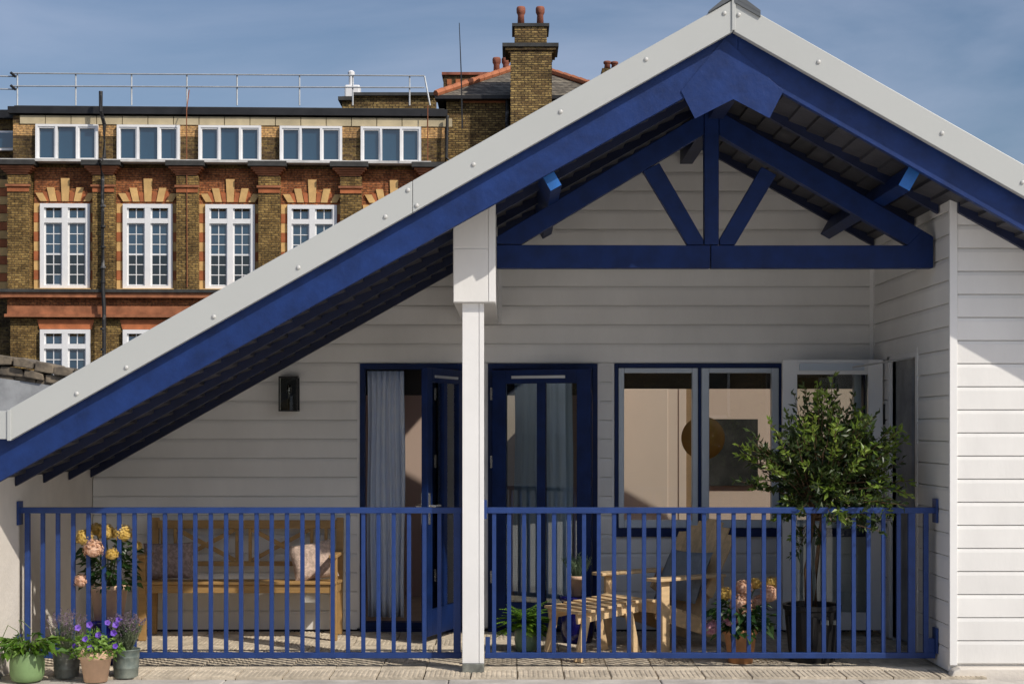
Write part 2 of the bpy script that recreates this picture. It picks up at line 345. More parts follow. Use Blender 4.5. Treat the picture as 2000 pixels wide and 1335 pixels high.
# back wall
zbase = CZ - .0908 - 10 * PH
dl = (-1.2375, -.396); dr = (-.196, .696); wn = (.833, 2.87); ztop = CZ + .529; wz0 = .771
bw = MB()
def bbox(x0, x1, z0, z1): bw.box(x0, x1, 13.024, 13.10, z0, z1)
bbox(-3.41, dl[0], -.02, ztop); bbox(dl[1], dr[0], -.02, ztop); bbox(dr[1], wn[0], -.02, ztop); bbox(wn[0], wn[1], -.02, wz0); bbox(wn[1], 2.95, -.02, ztop)
bw.prism([(-3.41, ztop), (2.95, ztop), (2.95, zr(2.95) + .1), (RX, zr(RX) + .1), (-1.6, zl(-1.6) + .1), (-3.41, ztop + .001)], 13.024, 13.10)
back = bw.build('back_wall', 'white', H)
k = 0
while True:
    z = zbase + k * PH; k += 1
    xl = max(-3.41, (z - CZ - 1.606) / SL - .02); xr = min(2.912, (3.205 - (z - CZ)) / SL + .02)
    if xr - xl < .1: break
    if z + .01 < ztop:
        cuts = [(dl[0] - .024, dl[1] + .024), (dr[0] - .024, dr[1] + .02)]
        cuts.append((wn[0] - .02, wn[1] + .02) if z + PH / 2 > wz0 else None)
    elif z > 2.48 and z < 3.35: cuts = [(-.4375, -.083)]
    else: cuts = []
    cur = xl
    for c in [c for c in cuts if c]:
        if c[1] < cur: continue
        plank_row(cur, c[0], YB, z, back); cur = max(cur, c[1])
    plank_row(cur, xr, YB, z, back)
for (a, b, z0, z1) in [(dl[0] - .024, dl[0], .03, ztop), (dl[1], dl[1] + .024, .03, ztop), (dr[0] - .024, dr[0], .03, ztop), (dr[1], dr[1] + .02, .03, ztop),
                       (wn[0] - .02, wn[0], wz0, ztop), (-.4375, -.083, 2.51, 3.42), (2.912, 2.94, .03, 3.25)]:
    MB().box(a, b, YB - .003, YB + .023, z0, z1).build('trim_strip', 'trim', back, bevel=.002)
MB().box(-3.41, 2.94, 13.01, 13.03, -.02, .02).build('base_strip', 'black', back)
# right return wall (faces left)
rw = MB(); WX = 2.942; oy0, oy1, oz = 11.62, 12.45, 2.21
def rb(y0, y1, z0, z1): rw.box(WX + .024, WX + .09, y0, y1, z0, z1)
rb(10.76, oy0, 0, oz); rb(oy1, 13.0, 0, oz); rb(10.76, 13.0, oz, zr(WX + .024))
ret = rw.build('return_wall', 'white', H)
def plank_ret(y0, y1, z):
    MB().prism([(WX + yy, zz) for yy, zz in PROF], y0, y1, 'y').build('plank', 'white', ret, at=(0, 0, z + random.uniform(0, .0005)))
k = 0
while True:
    z = zbase + k * PH; k += 1
    if z > zr(WX) - .02: break
    if z + PH > oz + .03: plank_ret(10.765, 12.965, z)
    else: plank_ret(10.765, oy0 - .03, z); plank_ret(oy1 + .06, 12.965, z)
MB().box(WX - .003, WX + .024, 12.966, 12.997, .03, 3.2).build('trim_strip', 'trim', ret)
MB().box(WX - .002, WX + .05, 10.728, 10.764, .06, zr(WX) + .02).build('corner_trim', 'trim', ret, bevel=.003)
MB().box(WX - .003, WX + .02, oy0 - .03, oy0, .03, oz + .03).build('trim_strip', 'trim', ret)
# right front wall
fw = MB(); fw.prism([(WX + .024, .0), (5.4, 0), (5.4, zr(5.4)), (WX + .024, zr(WX))], 10.765, 10.84); fro = fw.build('front_wall', 'white', H)
k = 0; zb2 = CZ - .034 - 10 * PH
while True:
    z = zb2 + k * PH; k += 1
    xr = min(5.4, (3.205 - (z - CZ)) / SL + .02)
    if xr < 3.05: break
    MB().prism([(y, zz) for y, zz in PROF], 0, xr - WX - .052, 'x').build('plank', 'white', fro, at=(WX + .052, 10.738, z))
pl = MB().prism([(WX - .01, -.09), (5.4, -.09), (5.4, .052), (WX + .05, .052), (WX + .004, .03), (WX - .02, -.03)], 10.655, 10.76)
pl.build('plinth', M['render'], H, bevel=.012)
# left return wall
MB().prism([(-3.75, -.3), (-3.417, -.3), (-3.417, zl(-3.417) + .015), (-3.75, zl(-3.75) + .015)], 9.9, 13.1).build('side_wall', 'render', H)
# house body behind (far walls)
body = MB(); body.box(-3.75, -3.6, 13.1, 17, -12, 1.0); body.box(5.3, 5.4, 10.85, 17, -12, zr(5.4))
body.prism([(-3.75, -12), (5.4, -12), (5.4, zr(5.4)), (RX, zr(RX)), (-3.75, zl(-3.75))], 16.9, 17.0)
body.box(-3.7, 5.4, 10.84, 10.9, -12, -.32); body.box(2.98, 5.3, 10.86, 16.9, -.2, -.05)
body.build('outer_wall', 'render', H)

# roof
ov = .30
rs = MB()
def slab(y0, y1, xa=-3.75, xb=5.5):
    rs.prism([(xa, zl(xa) + .16), (xa, zl(xa) + .318), (RX, zl(RX) + .318), (RX, zl(RX) + .16)], y0, y1)
    rs.prism([(xb, zr(xb) + .16), (xb, zr(xb) + .318), (RX, zr(RX) + .318), (RX, zr(RX) + .16)], y0, y1)
slab(10.335, 13.15); slab(14.97, 17.2)
rs.prism([(5.5, zr(5.5) + .16), (5.5, zr(5.5) + .318), (4.7, zr(4.7) + .318), (4.7, zr(4.7) + .16)], 13.15, 14.97)
rs.prism([(-3.75, zl(-3.75) + .16), (-3.75, zl(-3.75) + .318), (-1.9, zl(-1.9) + .318), (-1.9, zl(-1.9) + .16)], 13.15, 14.97)
roof = rs.build('roof', 'roofsheet', H)
MB().prism([(-1.9, zl(-1.9) + .25), (RX, zl(RX) + .25), (RX, zl(RX) + .27), (-1.9, zl(-1.9) + .27)], 13.15, 14.97).build('added_rooflight', 'glass', roof)  # unseen rooflights, added to let sun onto the interior wall
MB().prism([(4.7, zr(4.7) + .25), (RX, zr(RX) + .25), (RX, zr(RX) + .27), (4.7, zr(4.7) + .27)], 13.15, 14.97).build('added_rooflight', 'glass', roof)
DX = .122
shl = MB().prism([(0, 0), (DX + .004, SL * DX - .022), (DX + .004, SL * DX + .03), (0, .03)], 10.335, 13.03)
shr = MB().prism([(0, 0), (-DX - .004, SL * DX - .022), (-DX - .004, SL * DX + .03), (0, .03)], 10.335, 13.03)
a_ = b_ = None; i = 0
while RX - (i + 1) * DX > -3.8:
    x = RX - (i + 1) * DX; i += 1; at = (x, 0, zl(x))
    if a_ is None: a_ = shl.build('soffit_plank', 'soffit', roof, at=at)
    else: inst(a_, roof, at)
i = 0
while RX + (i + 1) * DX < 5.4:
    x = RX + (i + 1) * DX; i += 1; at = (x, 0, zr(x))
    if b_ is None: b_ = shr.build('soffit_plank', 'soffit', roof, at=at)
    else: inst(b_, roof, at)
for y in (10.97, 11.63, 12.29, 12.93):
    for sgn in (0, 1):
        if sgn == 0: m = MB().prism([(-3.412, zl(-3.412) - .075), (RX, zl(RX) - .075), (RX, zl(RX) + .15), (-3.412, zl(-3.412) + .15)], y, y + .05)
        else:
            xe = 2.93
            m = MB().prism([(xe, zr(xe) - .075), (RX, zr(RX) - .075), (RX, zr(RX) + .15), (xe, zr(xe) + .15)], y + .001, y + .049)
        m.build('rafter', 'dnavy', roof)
MB().prism([(5.2, zr(5.2) - .07), (2.99, zr(2.99) - .07), (2.99, zr(2.99)), (5.2, zr(5.2))], 10.69, 10.73).build('eaves_batten', 'dnavy', roof)
# ridge beam, purlins
MB().box(RX - .05, RX + .05, 10.4, 12.98, zl(RX) - .26, zl(RX) - .02).build('ridge_beam', 'dnavy', roof)
for sx in (-1, 1):
    cx = RX + sx * 1.165; cz = zu(cx) - .125
    ang = math.atan(SL) * (1 if sx < 0 else -1)
    m = MB().box(-.042, .042, 0, 2.62, -.075, .075); m.xf(Matrix.Translation((cx, 10.37, cz)) @ Matrix.Rotation(-ang, 4, 'Y'))
    m.build('purlin', 'navyd', roof, bevel=.003)
    MB().box(-.040, .040, -.004, -.0005, -.073, .073).xf(Matrix.Translation((cx, 10.37, cz)) @ Matrix.Rotation(-ang, 4, 'Y')).build('purlin_sun_patch', 'sunlit_blue', roof)  # thin added plate, its colour stands in for sun on the end
# barge boards
def bl(x): return CZ + 1.506 + .56 * x
def br(x): return CZ + 3.150 - .57 * x
xa = (3.150 - 1.506) / 1.13
MB().prism([(-3.72, bl(-3.72)), (xa, bl(xa)), (xa, bl(xa) + .29), (-3.72, bl(-3.72) + .29)], 10.285, 10.334).build('barge_board', 'navy', roof, bevel=.003)
MB().prism([(5.45, br(5.45)), (xa + .001, bl(xa)), (xa + .001, bl(xa) + .29), (5.45, br(5.45) + .29)], 10.285, 10.334).build('barge_board', 'navy', roof, bevel=.003)
g = [(1330, 178), (1357, 232), (1432, 194), (1503, 231), (1530, 178), (1415, 75)]
MB().prism([(X(a, 10.28), Z(b, 10.28)) for a, b in g], 10.277, 10.284).build('gusset_plate', 'navy', roof, bevel=.001)
# grey fascia
def fb(x): return CZ + 1.735 + .565 * x if x < RX else CZ + 2.5345 - .569 * (x - RX)
FH = .203
def fas(xa, xb):
    MB().prism([(xa, fb(xa)), (xb, fb(xb)), (xb, fb(xb) + FH), (xa, fb(xa) + FH)], 10.20, 10.214).add([], []).build('fascia_panel', 'fascia', roof, bevel=.003)
    MB().prism([(xa, fb(xa) + .002), (xb, fb(xb) + .002), (xb, fb(xb) + .018), (xa, fb(xa) + .018)], 10.2145, 10.26).build('fascia_return', 'fascia', roof)
    MB().prism([(xa, fb(xa) + FH - .016), (xb, fb(xb) + FH - .016), (xb, fb(xb) + FH - .002), (xa, fb(xa) + FH - .002)], 10.2145, 10.5).build('roof_flashing', 'fascia', roof)
fas(-3.21, -.637); fas(-.634, RX - .003); fas(RX + .003, 5.5)
MB().box(RX - .012, RX + .012, 10.19, 10.199, fb(RX) + .003, fb(RX) + FH).build('fascia_joint', 'fascia', roof, bevel=.003)
MB().box(-4.6, -3.213, 10.20, 10.30, Z(857, 10.2), Z(802, 10.2)).build('eaves_fascia', 'fascia', roof, bevel=.004)
MB().box(-3.222, -3.196, 10.19, 10.199, Z(860, 10.2), Z(800, 10.2)).build('fascia_joint', 'fascia', roof, bevel=.003)
MB().prism([(RX - .16, fb(RX - .16) + FH + .002), (RX, fb(RX) + FH + .005), (RX + .17, fb(RX + .17) + FH + .002), (RX + .17, fb(RX + .17) + FH + .022), (RX + .03, fb(RX) + FH + .03), (RX - .03, fb(RX) + FH + .03), (RX - .16, fb(RX - .16) + FH + .012)], 10.185, 13).build('ridge_cap', 'roofsheet', roof)
MB().prism([(RX + .005, fb(RX + .005) + FH - .02), (RX + .17, fb(RX + .17) + FH - .02), (RX + .17, fb(RX + .17) + FH + .004), (RX + .005, fb(RX) + FH + .004)], 10.185, 10.199).build('ridge_cap_end', 'roofsheet', roof)
rv = MB().lathe([(.0135, 0), (.0135, .004), (.011, .008), (.006, .010), (.001, .011)], n=12); rv.xf(Matrix.Rotation(R(90), 4, 'X'))
r0 = None
for px, py in [(150, 768), (247, 717), (418, 618), (583, 522), (753, 423), (797, 371), (814, 401), (925, 321), (1095, 218), (1262, 116), (1415, 26), (1443, 29), (1599, 121), (1840, 260), (1997, 356)]:
    p = P(px, py, 10.199)
    if r0 is None: r0 = rv.build('fixing_cap', 'rivet', roof, at=p, smooth=True)
    else: inst(r0, roof, p)
# truss
tr = sub('truss', H); ty0, ty1 = 11.08, 11.17; s_ = F / ty0
def tp(pts): return [(X(a, ty0), Z(b, ty0)) for a, b in pts]
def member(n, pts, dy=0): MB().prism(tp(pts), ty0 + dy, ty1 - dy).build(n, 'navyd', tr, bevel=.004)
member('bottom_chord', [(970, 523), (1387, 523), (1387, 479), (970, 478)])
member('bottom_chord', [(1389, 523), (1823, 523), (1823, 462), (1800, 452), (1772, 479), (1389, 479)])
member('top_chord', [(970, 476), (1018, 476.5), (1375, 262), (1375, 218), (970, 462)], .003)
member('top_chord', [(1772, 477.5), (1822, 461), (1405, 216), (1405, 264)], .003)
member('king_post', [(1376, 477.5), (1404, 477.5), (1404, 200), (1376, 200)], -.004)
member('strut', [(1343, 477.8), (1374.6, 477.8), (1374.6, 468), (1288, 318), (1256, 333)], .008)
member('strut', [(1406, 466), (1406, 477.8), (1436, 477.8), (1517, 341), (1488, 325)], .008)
# beam casing + post
bx0, bx1, by = -.398, -.111, 10.80; bz = CZ + .851
def cap(x): return bl(x) + .04
cas = MB().prism([(bx0, bz), (bx1, bz), (bx1, zl(bx1) - .002), (bx0, zl(bx0) - .002)], by, 12.995).build('beam_casing', 'trim', H, bevel=.003)
MB().box(bx0 + .004, bx1 - .05, by - .006, by - .0005, bz + .004, Z(486, by) ).build('casing_board', 'white', cas, bevel=.002)
MB().prism([(bx0 + .004, Z(483, by)), (bx1 - .05, Z(483, by)), (bx1 - .05, zl(bx1 - .05) - .01), (bx0 + .004, zl(bx0) - .01)], by - .006, by - .0005).build('casing_board', 'white', cas, bevel=.002)
MB().prism([(bx1 - .046, bz + .004), (bx1 - .002, bz + .004), (bx1 - .002, zl(bx1) - .01), (bx1 - .046, zl(bx1 - .046) - .01)], by - .008, by - .0005).build('casing_board', 'trim', cas, bevel=.002)
po = MB().box(-.334, -.194, 10.855, 10.99, .055, bz - .001).build('post', 'trim', H, bevel=.003)
MB().box(-.337, -.226, 10.848, 10.8545, .056, bz - .002).build('post_board', 'trim', po, bevel=.002)
MB().box(-.222, -.190, 10.846, 10.8545, .056, bz - .002).build('post_board', 'trim', po, bevel=.002)
MB().box(-.338, -.190, 10.83, 10.995, -.03, .054).build('post_base', 'galv', po, bevel=.003)

# ---- doors
def leaf_parts(parent, w_, h_, mat, frame, glassm, hinge, ang, bars=True, stile=.1, top=.11, bot=.2, th=.05, mw=.07, flip=1):
    T = Matrix.Translation(hinge) @ Matrix.Rotation(ang, 4, 'Z')
    f = MB(); s2 = stile
    f.box(0, s2, 0, th, 0, h_); f.box(w_ - s2, w_, 0, th, 0, h_); f.box(s2, w_ - s2, 0, th, h_ - top, h_); f.box(s2, w_ - s2, 0, th, 0, bot)
    if bars: f.box(w_ / 2 - mw / 2, w_ / 2 + mw / 2, .002, th - .002, bot, h_ - top)
    # glazing beads
    f.xf(T).build(frame, mat, parent, bevel=.003)
    segs = [(s2, w_ / 2 - mw / 2), (w_ / 2 + mw / 2, w_ - s2)] if bars else [(s2, w_ - s2)]
    for a, b in segs:
        MB().box(a + .001, b - .001, th * .45, th * .45 + .006, bot + .001, h_ - top - .001).xf(T).build('pane', glassm, parent)
    return T
zt = ztop - .003
def doorframe(parent, x0, x1, mat='navyd'):
    m = MB(); m.box(x0, x0 + .04, 12.985, 13.09, .03, zt); m.box(x1 - .04, x1, 12.985, 13.09, .03, zt); m.box(x0 + .04, x1 - .04, 12.985, 13.09, zt - .045, zt)
    m.build('door_frame', mat, parent, bevel=.003); MB().box(x0, x1, 12.97, 13.10, .0, .029).build('threshold', mat, parent)
    MB().box(x0 + .041, x1 - .041, 12.98, 13.09, .03, .075).build('sill_rail', mat, parent)
d1 = sub('door', H); d1['label'] = 'navy glazed door swung wide open'; doorframe(d1, *dl)
ang = math.atan2(-.945, -.325)
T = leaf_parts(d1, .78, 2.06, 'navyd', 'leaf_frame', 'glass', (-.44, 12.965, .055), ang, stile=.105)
MB().box(.15, .63, -.012, -.0005, 1.985, 2.005).xf(T).build('closer_rail', 'alu', d1)
MB().box(.15, .63, .0505, .062, 1.985, 2.005).xf(T).build('closer_rail', 'alu', d1)
h = MB(); h.box(.735, .765, -.008, -.0005, .86, 1.1).box(.735, .765, .0505, .058, .86, 1.1); h.tube([(.75, .058, 1.0), (.75, .10, 1.0), (.64, .10, 1.0)], .009, 8)
h.tube([(.75, -.008, 1.0), (.75, -.05, 1.0), (.64, -.05, 1.0)], .009, 8).tube([(.79, .03, .84), (.8, .03, .82), (.8, .03, .68), (.79, .03, .66)], .008, 6)
h.xf(T).build('handle', 'steel', d1, smooth=False)
d2 = sub('door', H); d2['label'] = 'navy glazed door standing slightly ajar'; doorframe(d2, *dr)
T = leaf_parts(d2, .83, 2.07, 'navyd', 'leaf_frame', 'glassr', (-.162, 12.93, .05), -R(19), stile=.115)
MB().box(.17, .62, -.012, -.0005, 2.0, 2.022).xf(T).build('closer_rail', 'alu', d2)
for z in (.35, 1.28, 1.83):
    MB().box(-.012, .006, -.012, -.001, z, z + .1).xf(T).build('hinge', 'steel', d2)
# white door folded back against the wall beside the return opening
d3 = sub('door', H); d3['label'] = 'white glazed door folded back across the window'
T = leaf_parts(d3, .79, 2.13, 'trim', 'leaf_frame', 'glass', (2.135, 12.60, .06), 0, bars=False, stile=.115, top=.115, bot=.14)
MB().box(.13, .64, -.02, -.0005, 2.045, 2.10).xf(T).build('closer_rail', 'casement', d3)
MB().tube([(2.68, 12.56, 2.13), (2.95, 11.75, 2.17)], .008, 6).build('closer_arm', 'alu', d3)
MB().box(.796, .83, -.01, .02, 1.62, 1.78).box(.796, .83, -.01, .02, .3, .46).xf(T).build('hinge', 'black', d3)
m = MB(); m.box(WX - .004, WX + .09, oy1, oy1 + .06, .02, oz); m.box(WX + .0, WX + .09, oy0, oy0 + .05, .02, oz - .04); m.box(WX - .004, WX + .09, oy0, oy1 + .06, oz - .04, oz)
m.build('door_frame', 'trim', d3, bevel=.002)
MB().box(WX + .05, WX + .07, 11.96, oy1 - .001, .03, oz - .041).build('side_panel', 'greywall', d3)
# ---- window
wi = sub('window', H)
Yw = 12.985; m = MB()
a0, a1, b0, b1 = wn[0], wn[1], wz0, zt
m.box(a0, a0 + .033, Yw, 13.09, b0 + .07, b1); m.box(a1 - .012, a1, Yw, 13.09, b0 + .07, b1); m.box(a0 + .033, a1 - .012, Yw, 13.09, b1 - .035, b1); m.box(a0, a1, Yw - .02, 13.09, b0, b0 + .07)
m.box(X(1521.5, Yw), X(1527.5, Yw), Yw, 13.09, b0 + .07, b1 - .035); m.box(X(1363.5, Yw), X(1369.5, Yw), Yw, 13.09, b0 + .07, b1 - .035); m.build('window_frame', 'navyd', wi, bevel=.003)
for (p0, p1, g0, g1) in ((1208, 1363, 1219, 1352), (1370, 1521, 1385, 1507), (1528, 1682, 1543, 1668)):
    c = MB(); q0, q1, h0, h1 = X(p0, Yw), X(p1, Yw), X(g0, Yw), X(g1, Yw); z0, z1, y0_, y1_ = b0 + .071, b1 - .036, Z(1015, Yw), Z(728, Yw)
    c.box(q0, h0, Yw - .01, 13.06, z0, z1); c.box(h1, q1, Yw - .01, 13.06, z0, z1); c.box(h0, h1, Yw - .01, 13.06, z0, y0_); c.box(h0, h1, Yw - .01, 13.06, y1_, z1)
    c.build('casement', 'casement', wi, bevel=.006)
    MB().box(h0 + .001, h1 - .001, 13.02, 13.026, y0_, y1_).build('pane', 'glass', wi)

# ---- interior room
rm = MB(); Yi = 15.0
rm.prism([(.77, -.1), (5.2, -.1), (5.2, zr(5.2) + .1), (RX, zr(RX) + .1), (.77, zl(.77) + .1)], Yi, Yi + .1); rm.prism([(-3.6, -.1), (.77, -.1), (.77, zl(.77) + .1), (-3.6, zl(-3.6) + .1)], 15.5, 15.6); rm.box(.74, .80, Yi + .1, 15.5, -.1, zl(.74) + .1); rm.box(.74, .80, 13.11, Yi, -.1, 2.4); rm.box(3.04, 5.2, 12.98, 13.03, -.1, 2.2); rm.box(-1.95, -1.9, 13.11, Yi, -.1, zl(-1.95) + .05)  # depths and low partition set so sun from the added rooflights reaches the walls
rm.build('interior_wall', 'peach', H)
MB().box(-3.6, 5.2, 13.11, 15.6, -.1, .02).build('interior_floor', 'floorin', H)
MB().box(.81, 2.97, 13.45, 13.6, 1.985, 2.4).box(-1.89, .73, 13.45, 13.6, 1.93, 2.4).build('lintel_beam', 'darkbeam', H)
di = sub('door', H)
x0, x1 = .95, X(1325, Yi)
m = MB(); m.box(x1, x1 + .07, Yi - .03, Yi - .001, .02, 2.2); m.build('door_frame', 'peachdoor', di, bevel=.003)
MB().box(x1 + .072, x1 + .12, Yi - .012, Yi - .001, .02, 2.2).build('door_frame_strip', 'brownwood', di)  # brown strip along the interior door frame
MB().box(.82, x1 - .001, Yi - .02, Yi - .001, .02, 2.2).build('door_leaf', 'peachdoor', di)
m = MB(); m.box(.82, x1 - .1, Yi - .034, Yi - .021, .25, 2.02); m.build('door_panel', 'peachdoor', di, bevel=.012)
MB().box(3.04, 5.2, 12.955, 12.975, -.1, 2.25).build('side_room_shade', 'darkbeam', H)  # dark sheet over the wall, painting the gloom of the side room
# picture, pendant, curtains
m = MB(); p0 = P(1384, 948, Yi - .03); p1 = P(1480, 818, Yi - .03)
tag(MB().box(p0.x, p1.x, Yi - .04, Yi - .005, p0.z, p1.z).build('wall_picture', 'art'), 'dark rectangular picture on the peach wall seen through the right casement', 'picture')
pen = thing('pendant_shade', 'round flat ochre pendant shade hanging behind the window mullion', 'pendant lamp', P(1373, 855, 14.0))
m = MB().lathe([(.001, -.05), (.12, -.045), (.19, -.01), (.19, .01), (.12, .045), (.001, .05)], n=40); m.xf(Matrix.Rotation(R(90), 4, 'X'))
m.build('shade', 'ochre', pen, at=P(1373, 855, 14.0), smooth=True)
MB().tube([P(1373, 815, 14.0), P(1373, 560, 14.0)], .004, 6).build('cord', 'black', pen)
def curtain(name, x0, x1, y, z0, z1, folds, label, amp=.028):
    m = MB(); n = folds * 10; o = 0; rows = 12; rr = [random.uniform(.6, 1.3) for _ in range(folds + 2)]
    for j in range(rows + 1):
        t = j / rows; z = z1 + (z0 - z1) * t
        for i in range(n + 1):
            u = i / n; a = amp * (.6 + .4 * t) * rr[int(u * folds)]
            ph = 2 * math.pi * folds * u + .5 * math.sin(3 * u + t)
            m.v.append(Vector((x0 + (x1 - x0) * u + .006 * math.sin(7 * t + 5 * u), y + a * math.sin(ph) + .3 * a * math.sin(2.3 * ph), z)))
    for j in range(rows):
        for i in range(n): m.f.append([j * (n + 1) + i, j * (n + 1) + i + 1, (j + 1) * (n + 1) + i + 1, (j + 1) * (n + 1) + i])
    o = m.build(name, 'curtain', smooth=True); sm = o.modifiers.new('thick', 'SOLIDIFY'); sm.thickness = .003
    return tag(o, label, 'curtain', 'curtains behind the terrace doors')
curtain('curtain', -1.19, -.885, 13.14, .1, 2.12, 6, 'pale blue pleated curtain hanging in the open left doorway')
curtain('curtain', .02, .50, 13.22, .1, 2.12, 6, 'pale curtain behind the glass of the navy door right of the post')

# ------------------------------------------------------------------ railings
def railing(label, x0, x1, xs_, extra):
    r_ = thing('railing', label, 'railing', ((x0 + x1) / 2, YR, 0), 'blue metal railings along the terrace edge')
    y0, y1 = YR - .02, YR + .02
    MB().box(x0, x1, y0 - .003, y1 + .003, Z(1001.5, YR), Z(990, YR)).build('top_rail', 'rail', r_, bevel=.003)
    MB().box(x0 + extra[0], x1 - extra[1], y0, y1, Z(1284, YR), Z(1273, YR)).build('bottom_rail', 'rail', r_, bevel=.003)
    src = None; zlo, zhi = Z(1273.5, YR), Z(1001, YR)
    for px, wpx in xs_:
        ww = wpx * YR / F / 2; xx = X(px, YR)
        if wpx == 8:
            if src is None: src = MB().box(-ww, ww, -.012, .012, zlo, zhi).build('baluster', 'rail', r_, at=(xx, YR, 0), bevel=.002)
            else: inst(src, r_, (xx + random.uniform(-.0012, .0012), YR, 0))
        else: MB().box(xx - ww, xx + ww, y0 + .002, y1 - .002, zlo, zhi).build('end_post', 'rail', r_, bevel=.003)
    return r_
lx = [(54, 9.5)] + [(54 + 29.8 * i, 8) for i in range(1, 28)] + [(893, 14)]
ra = railing('long blue railing left of the white post, in front of the bench', X(40, YR), X(902, YR), lx, (.03, .0))
rx_ = [(965 + 29.25 * i, 8) for i in range(0, 28)] + [(1780, 14), (1808, 9.5)]
rb_ = railing('blue railing right of the white post, in front of the potted tree', X(947, YR), X(1826, YR), rx_, (.0, .0))
MB().box(-3.414, -3.40, YR - .05, YR + .05, Z(1024, YR), Z(978, YR)).box(-3.40, X(41, YR), YR - .015, YR + .015, Z(1008, YR), Z(990, YR)).build('wall_bracket', 'rail', ra, bevel=.002)
MB().box(-3.414, -3.40, YR - .05, YR + .05, Z(1284, YR), Z(1238, YR)).box(-3.40, X(48, YR), YR - .015, YR + .015, Z(1284, YR), Z(1262, YR)).build('wall_bracket', 'rail', ra, bevel=.002)
MB().box(2.925, 2.939, YR - .05, YR + .06, Z(1020, YR), Z(973, YR)).box(X(1826, YR), 2.925, YR - .015, YR + .015, Z(1003, YR), Z(989, YR)).build('wall_bracket', 'rail', rb_, bevel=.002)
MB().box(2.925, 2.939, YR - .05, YR + .06, Z(1274, YR), Z(1225, YR)).box(X(1812, YR), 2.925, YR - .015, YR + .015, Z(1284, YR), Z(1245, YR)).build('wall_bracket', 'rail', rb_, bevel=.002)
MB().box(X(948, YR), X(957, YR), YR - .017, YR + .017, Z(1273, YR), Z(1243, YR)).build('post_bracket', 'rail', rb_, bevel=.002)
MB().box(X(940, YR), X(951, YR), YR - .06, YR - .018, Z(1012, YR), Z(975, YR)).build('top_bracket', 'rail', rb_, bevel=.002)

# ------------------------------------------------------------------ wall lantern
wl = thing('wall_lantern', 'black box wall lantern with a clear bulb beside the left doorway', 'wall light', (X(564, 12.93), 12.99, 1.8))
x0, x1, z0, z1 = X(546, 12.93), X(583, 12.93), Z(803, 12.93), Z(735, 12.93)
m = MB(); m.box(x0, x1, 12.985, 12.998, z0, z1); m.box(x0, x1, 12.87, 12.985, z1 - .012, z1); m.box(x0, x1, 12.87, 12.985, z0, z0 + .012)
for a in (x0, x1 - .01):
    m.box(a, a + .01, 12.87, 12.88, z0 + .012, z1 - .012)
m.build('lantern_body', 'black', wl, bevel=.001)
MB().box(x0 + .011, x1 - .011, 12.872, 12.874, z0 + .013, z1 - .013).build('pane', 'glass', wl)
MB().lathe([(.008, 0), (.009, .03), (.022, .06), (.026, .085), (.018, .11), (.001, .12)], (x0 + x1) / 2, 12.93, z0 + .1, 14).build('bulb', glassmat('bulb_glass', (.75, .72, .66), 1, 2.0), wl, smooth=True)
MB().tube([((x0 + x1) / 2, 12.93, z0 + .012), ((x0 + x1) / 2, 12.93, z0 + .1)], .012, 8).build('bulb_holder', 'black', wl)

# ------------------------------------------------------------------ bench
B = thing('garden_bench', 'teak garden bench with crossed lattice back against the clapboard wall', 'bench', (X(465, 12.6), 12.65, 0))
bx0_, bx1_ = X(270, 12.42), X(658, 12.42); fy, byk = 12.42, 12.88
for xx in (bx0_, bx1_ - .055):
    MB().box(xx, xx + .055, fy, fy + .055, 0, .64).build('front_leg', 'teak', B, bevel=.004)
    MB().beam((xx + .0275, byk - .06, 0), (xx + .0275, byk + .03, .93), .055, .05, (0, 1, 0)).build('back_leg', 'teak', B, bevel=.004)
    MB().box(xx - .005, xx + .06, fy - .03, byk - .02, .641, .668).build('armrest', 'teak', B, bevel=.006)
    MB().box(xx + .01, xx + .045, fy + .056, byk - .06, .36, .42).build('side_rail', 'teak', B)
MB().box(bx0_ + .056, bx1_ - .056, fy + .005, fy + .035, .37, .435).build('front_rail', 'teak', B, bevel=.003)
for i in range(6):
    y = fy - .015 + i * .075
    MB().box(bx0_ + .0, bx1_ - .0, y, y + .062, .437 - .004 * i + (0 if i else .0), .46 - .004 * i).build('seat_slat', 'teak', B, bevel=.004)
def bp(px, py): return (X(px, 12.88), Z(py, 12.88))
yb0, yb1 = 12.86, 12.89
e0, e1 = bx0_ + .05, bx1_ - .05
MB().box(e0, e1, yb0 - .005, yb1 + .005, Z(1031, 12.88), Z(1015, 12.88)).build('top_rail', 'teak', B, bevel=.004)
MB().box(e0, e1, yb0 - .005, yb1 + .005, Z(1104, 12.88), Z(1095, 12.88)).build('lower_rail', 'teak', B, bevel=.003)
for px in (318, 343, 463, 489, 609, 637):
    a = X(px, 12.88); MB().box(a - .012, a + .012, yb0, yb1, Z(1095, 12.88), Z(1031, 12.88)).build('back_slat', 'teak', B, bevel=.002)
for pa, pb in ((347, 459), (493, 605)):
    a = bp(pa, 1033); b = bp(pb, 1093); MB().beam((a[0], 12.87, a[1]), (b[0], 12.87, b[1]), .02, .034, (0, 0, 1)).build('cross_brace', 'teak', B)
    a = bp(pa, 1093); b = bp(pb, 1033); MB().beam((a[0], 12.882, a[1]), (b[0], 12.882, b[1]), .02, .034, (0, 0, 1)).build('cross_brace', 'teak', B)
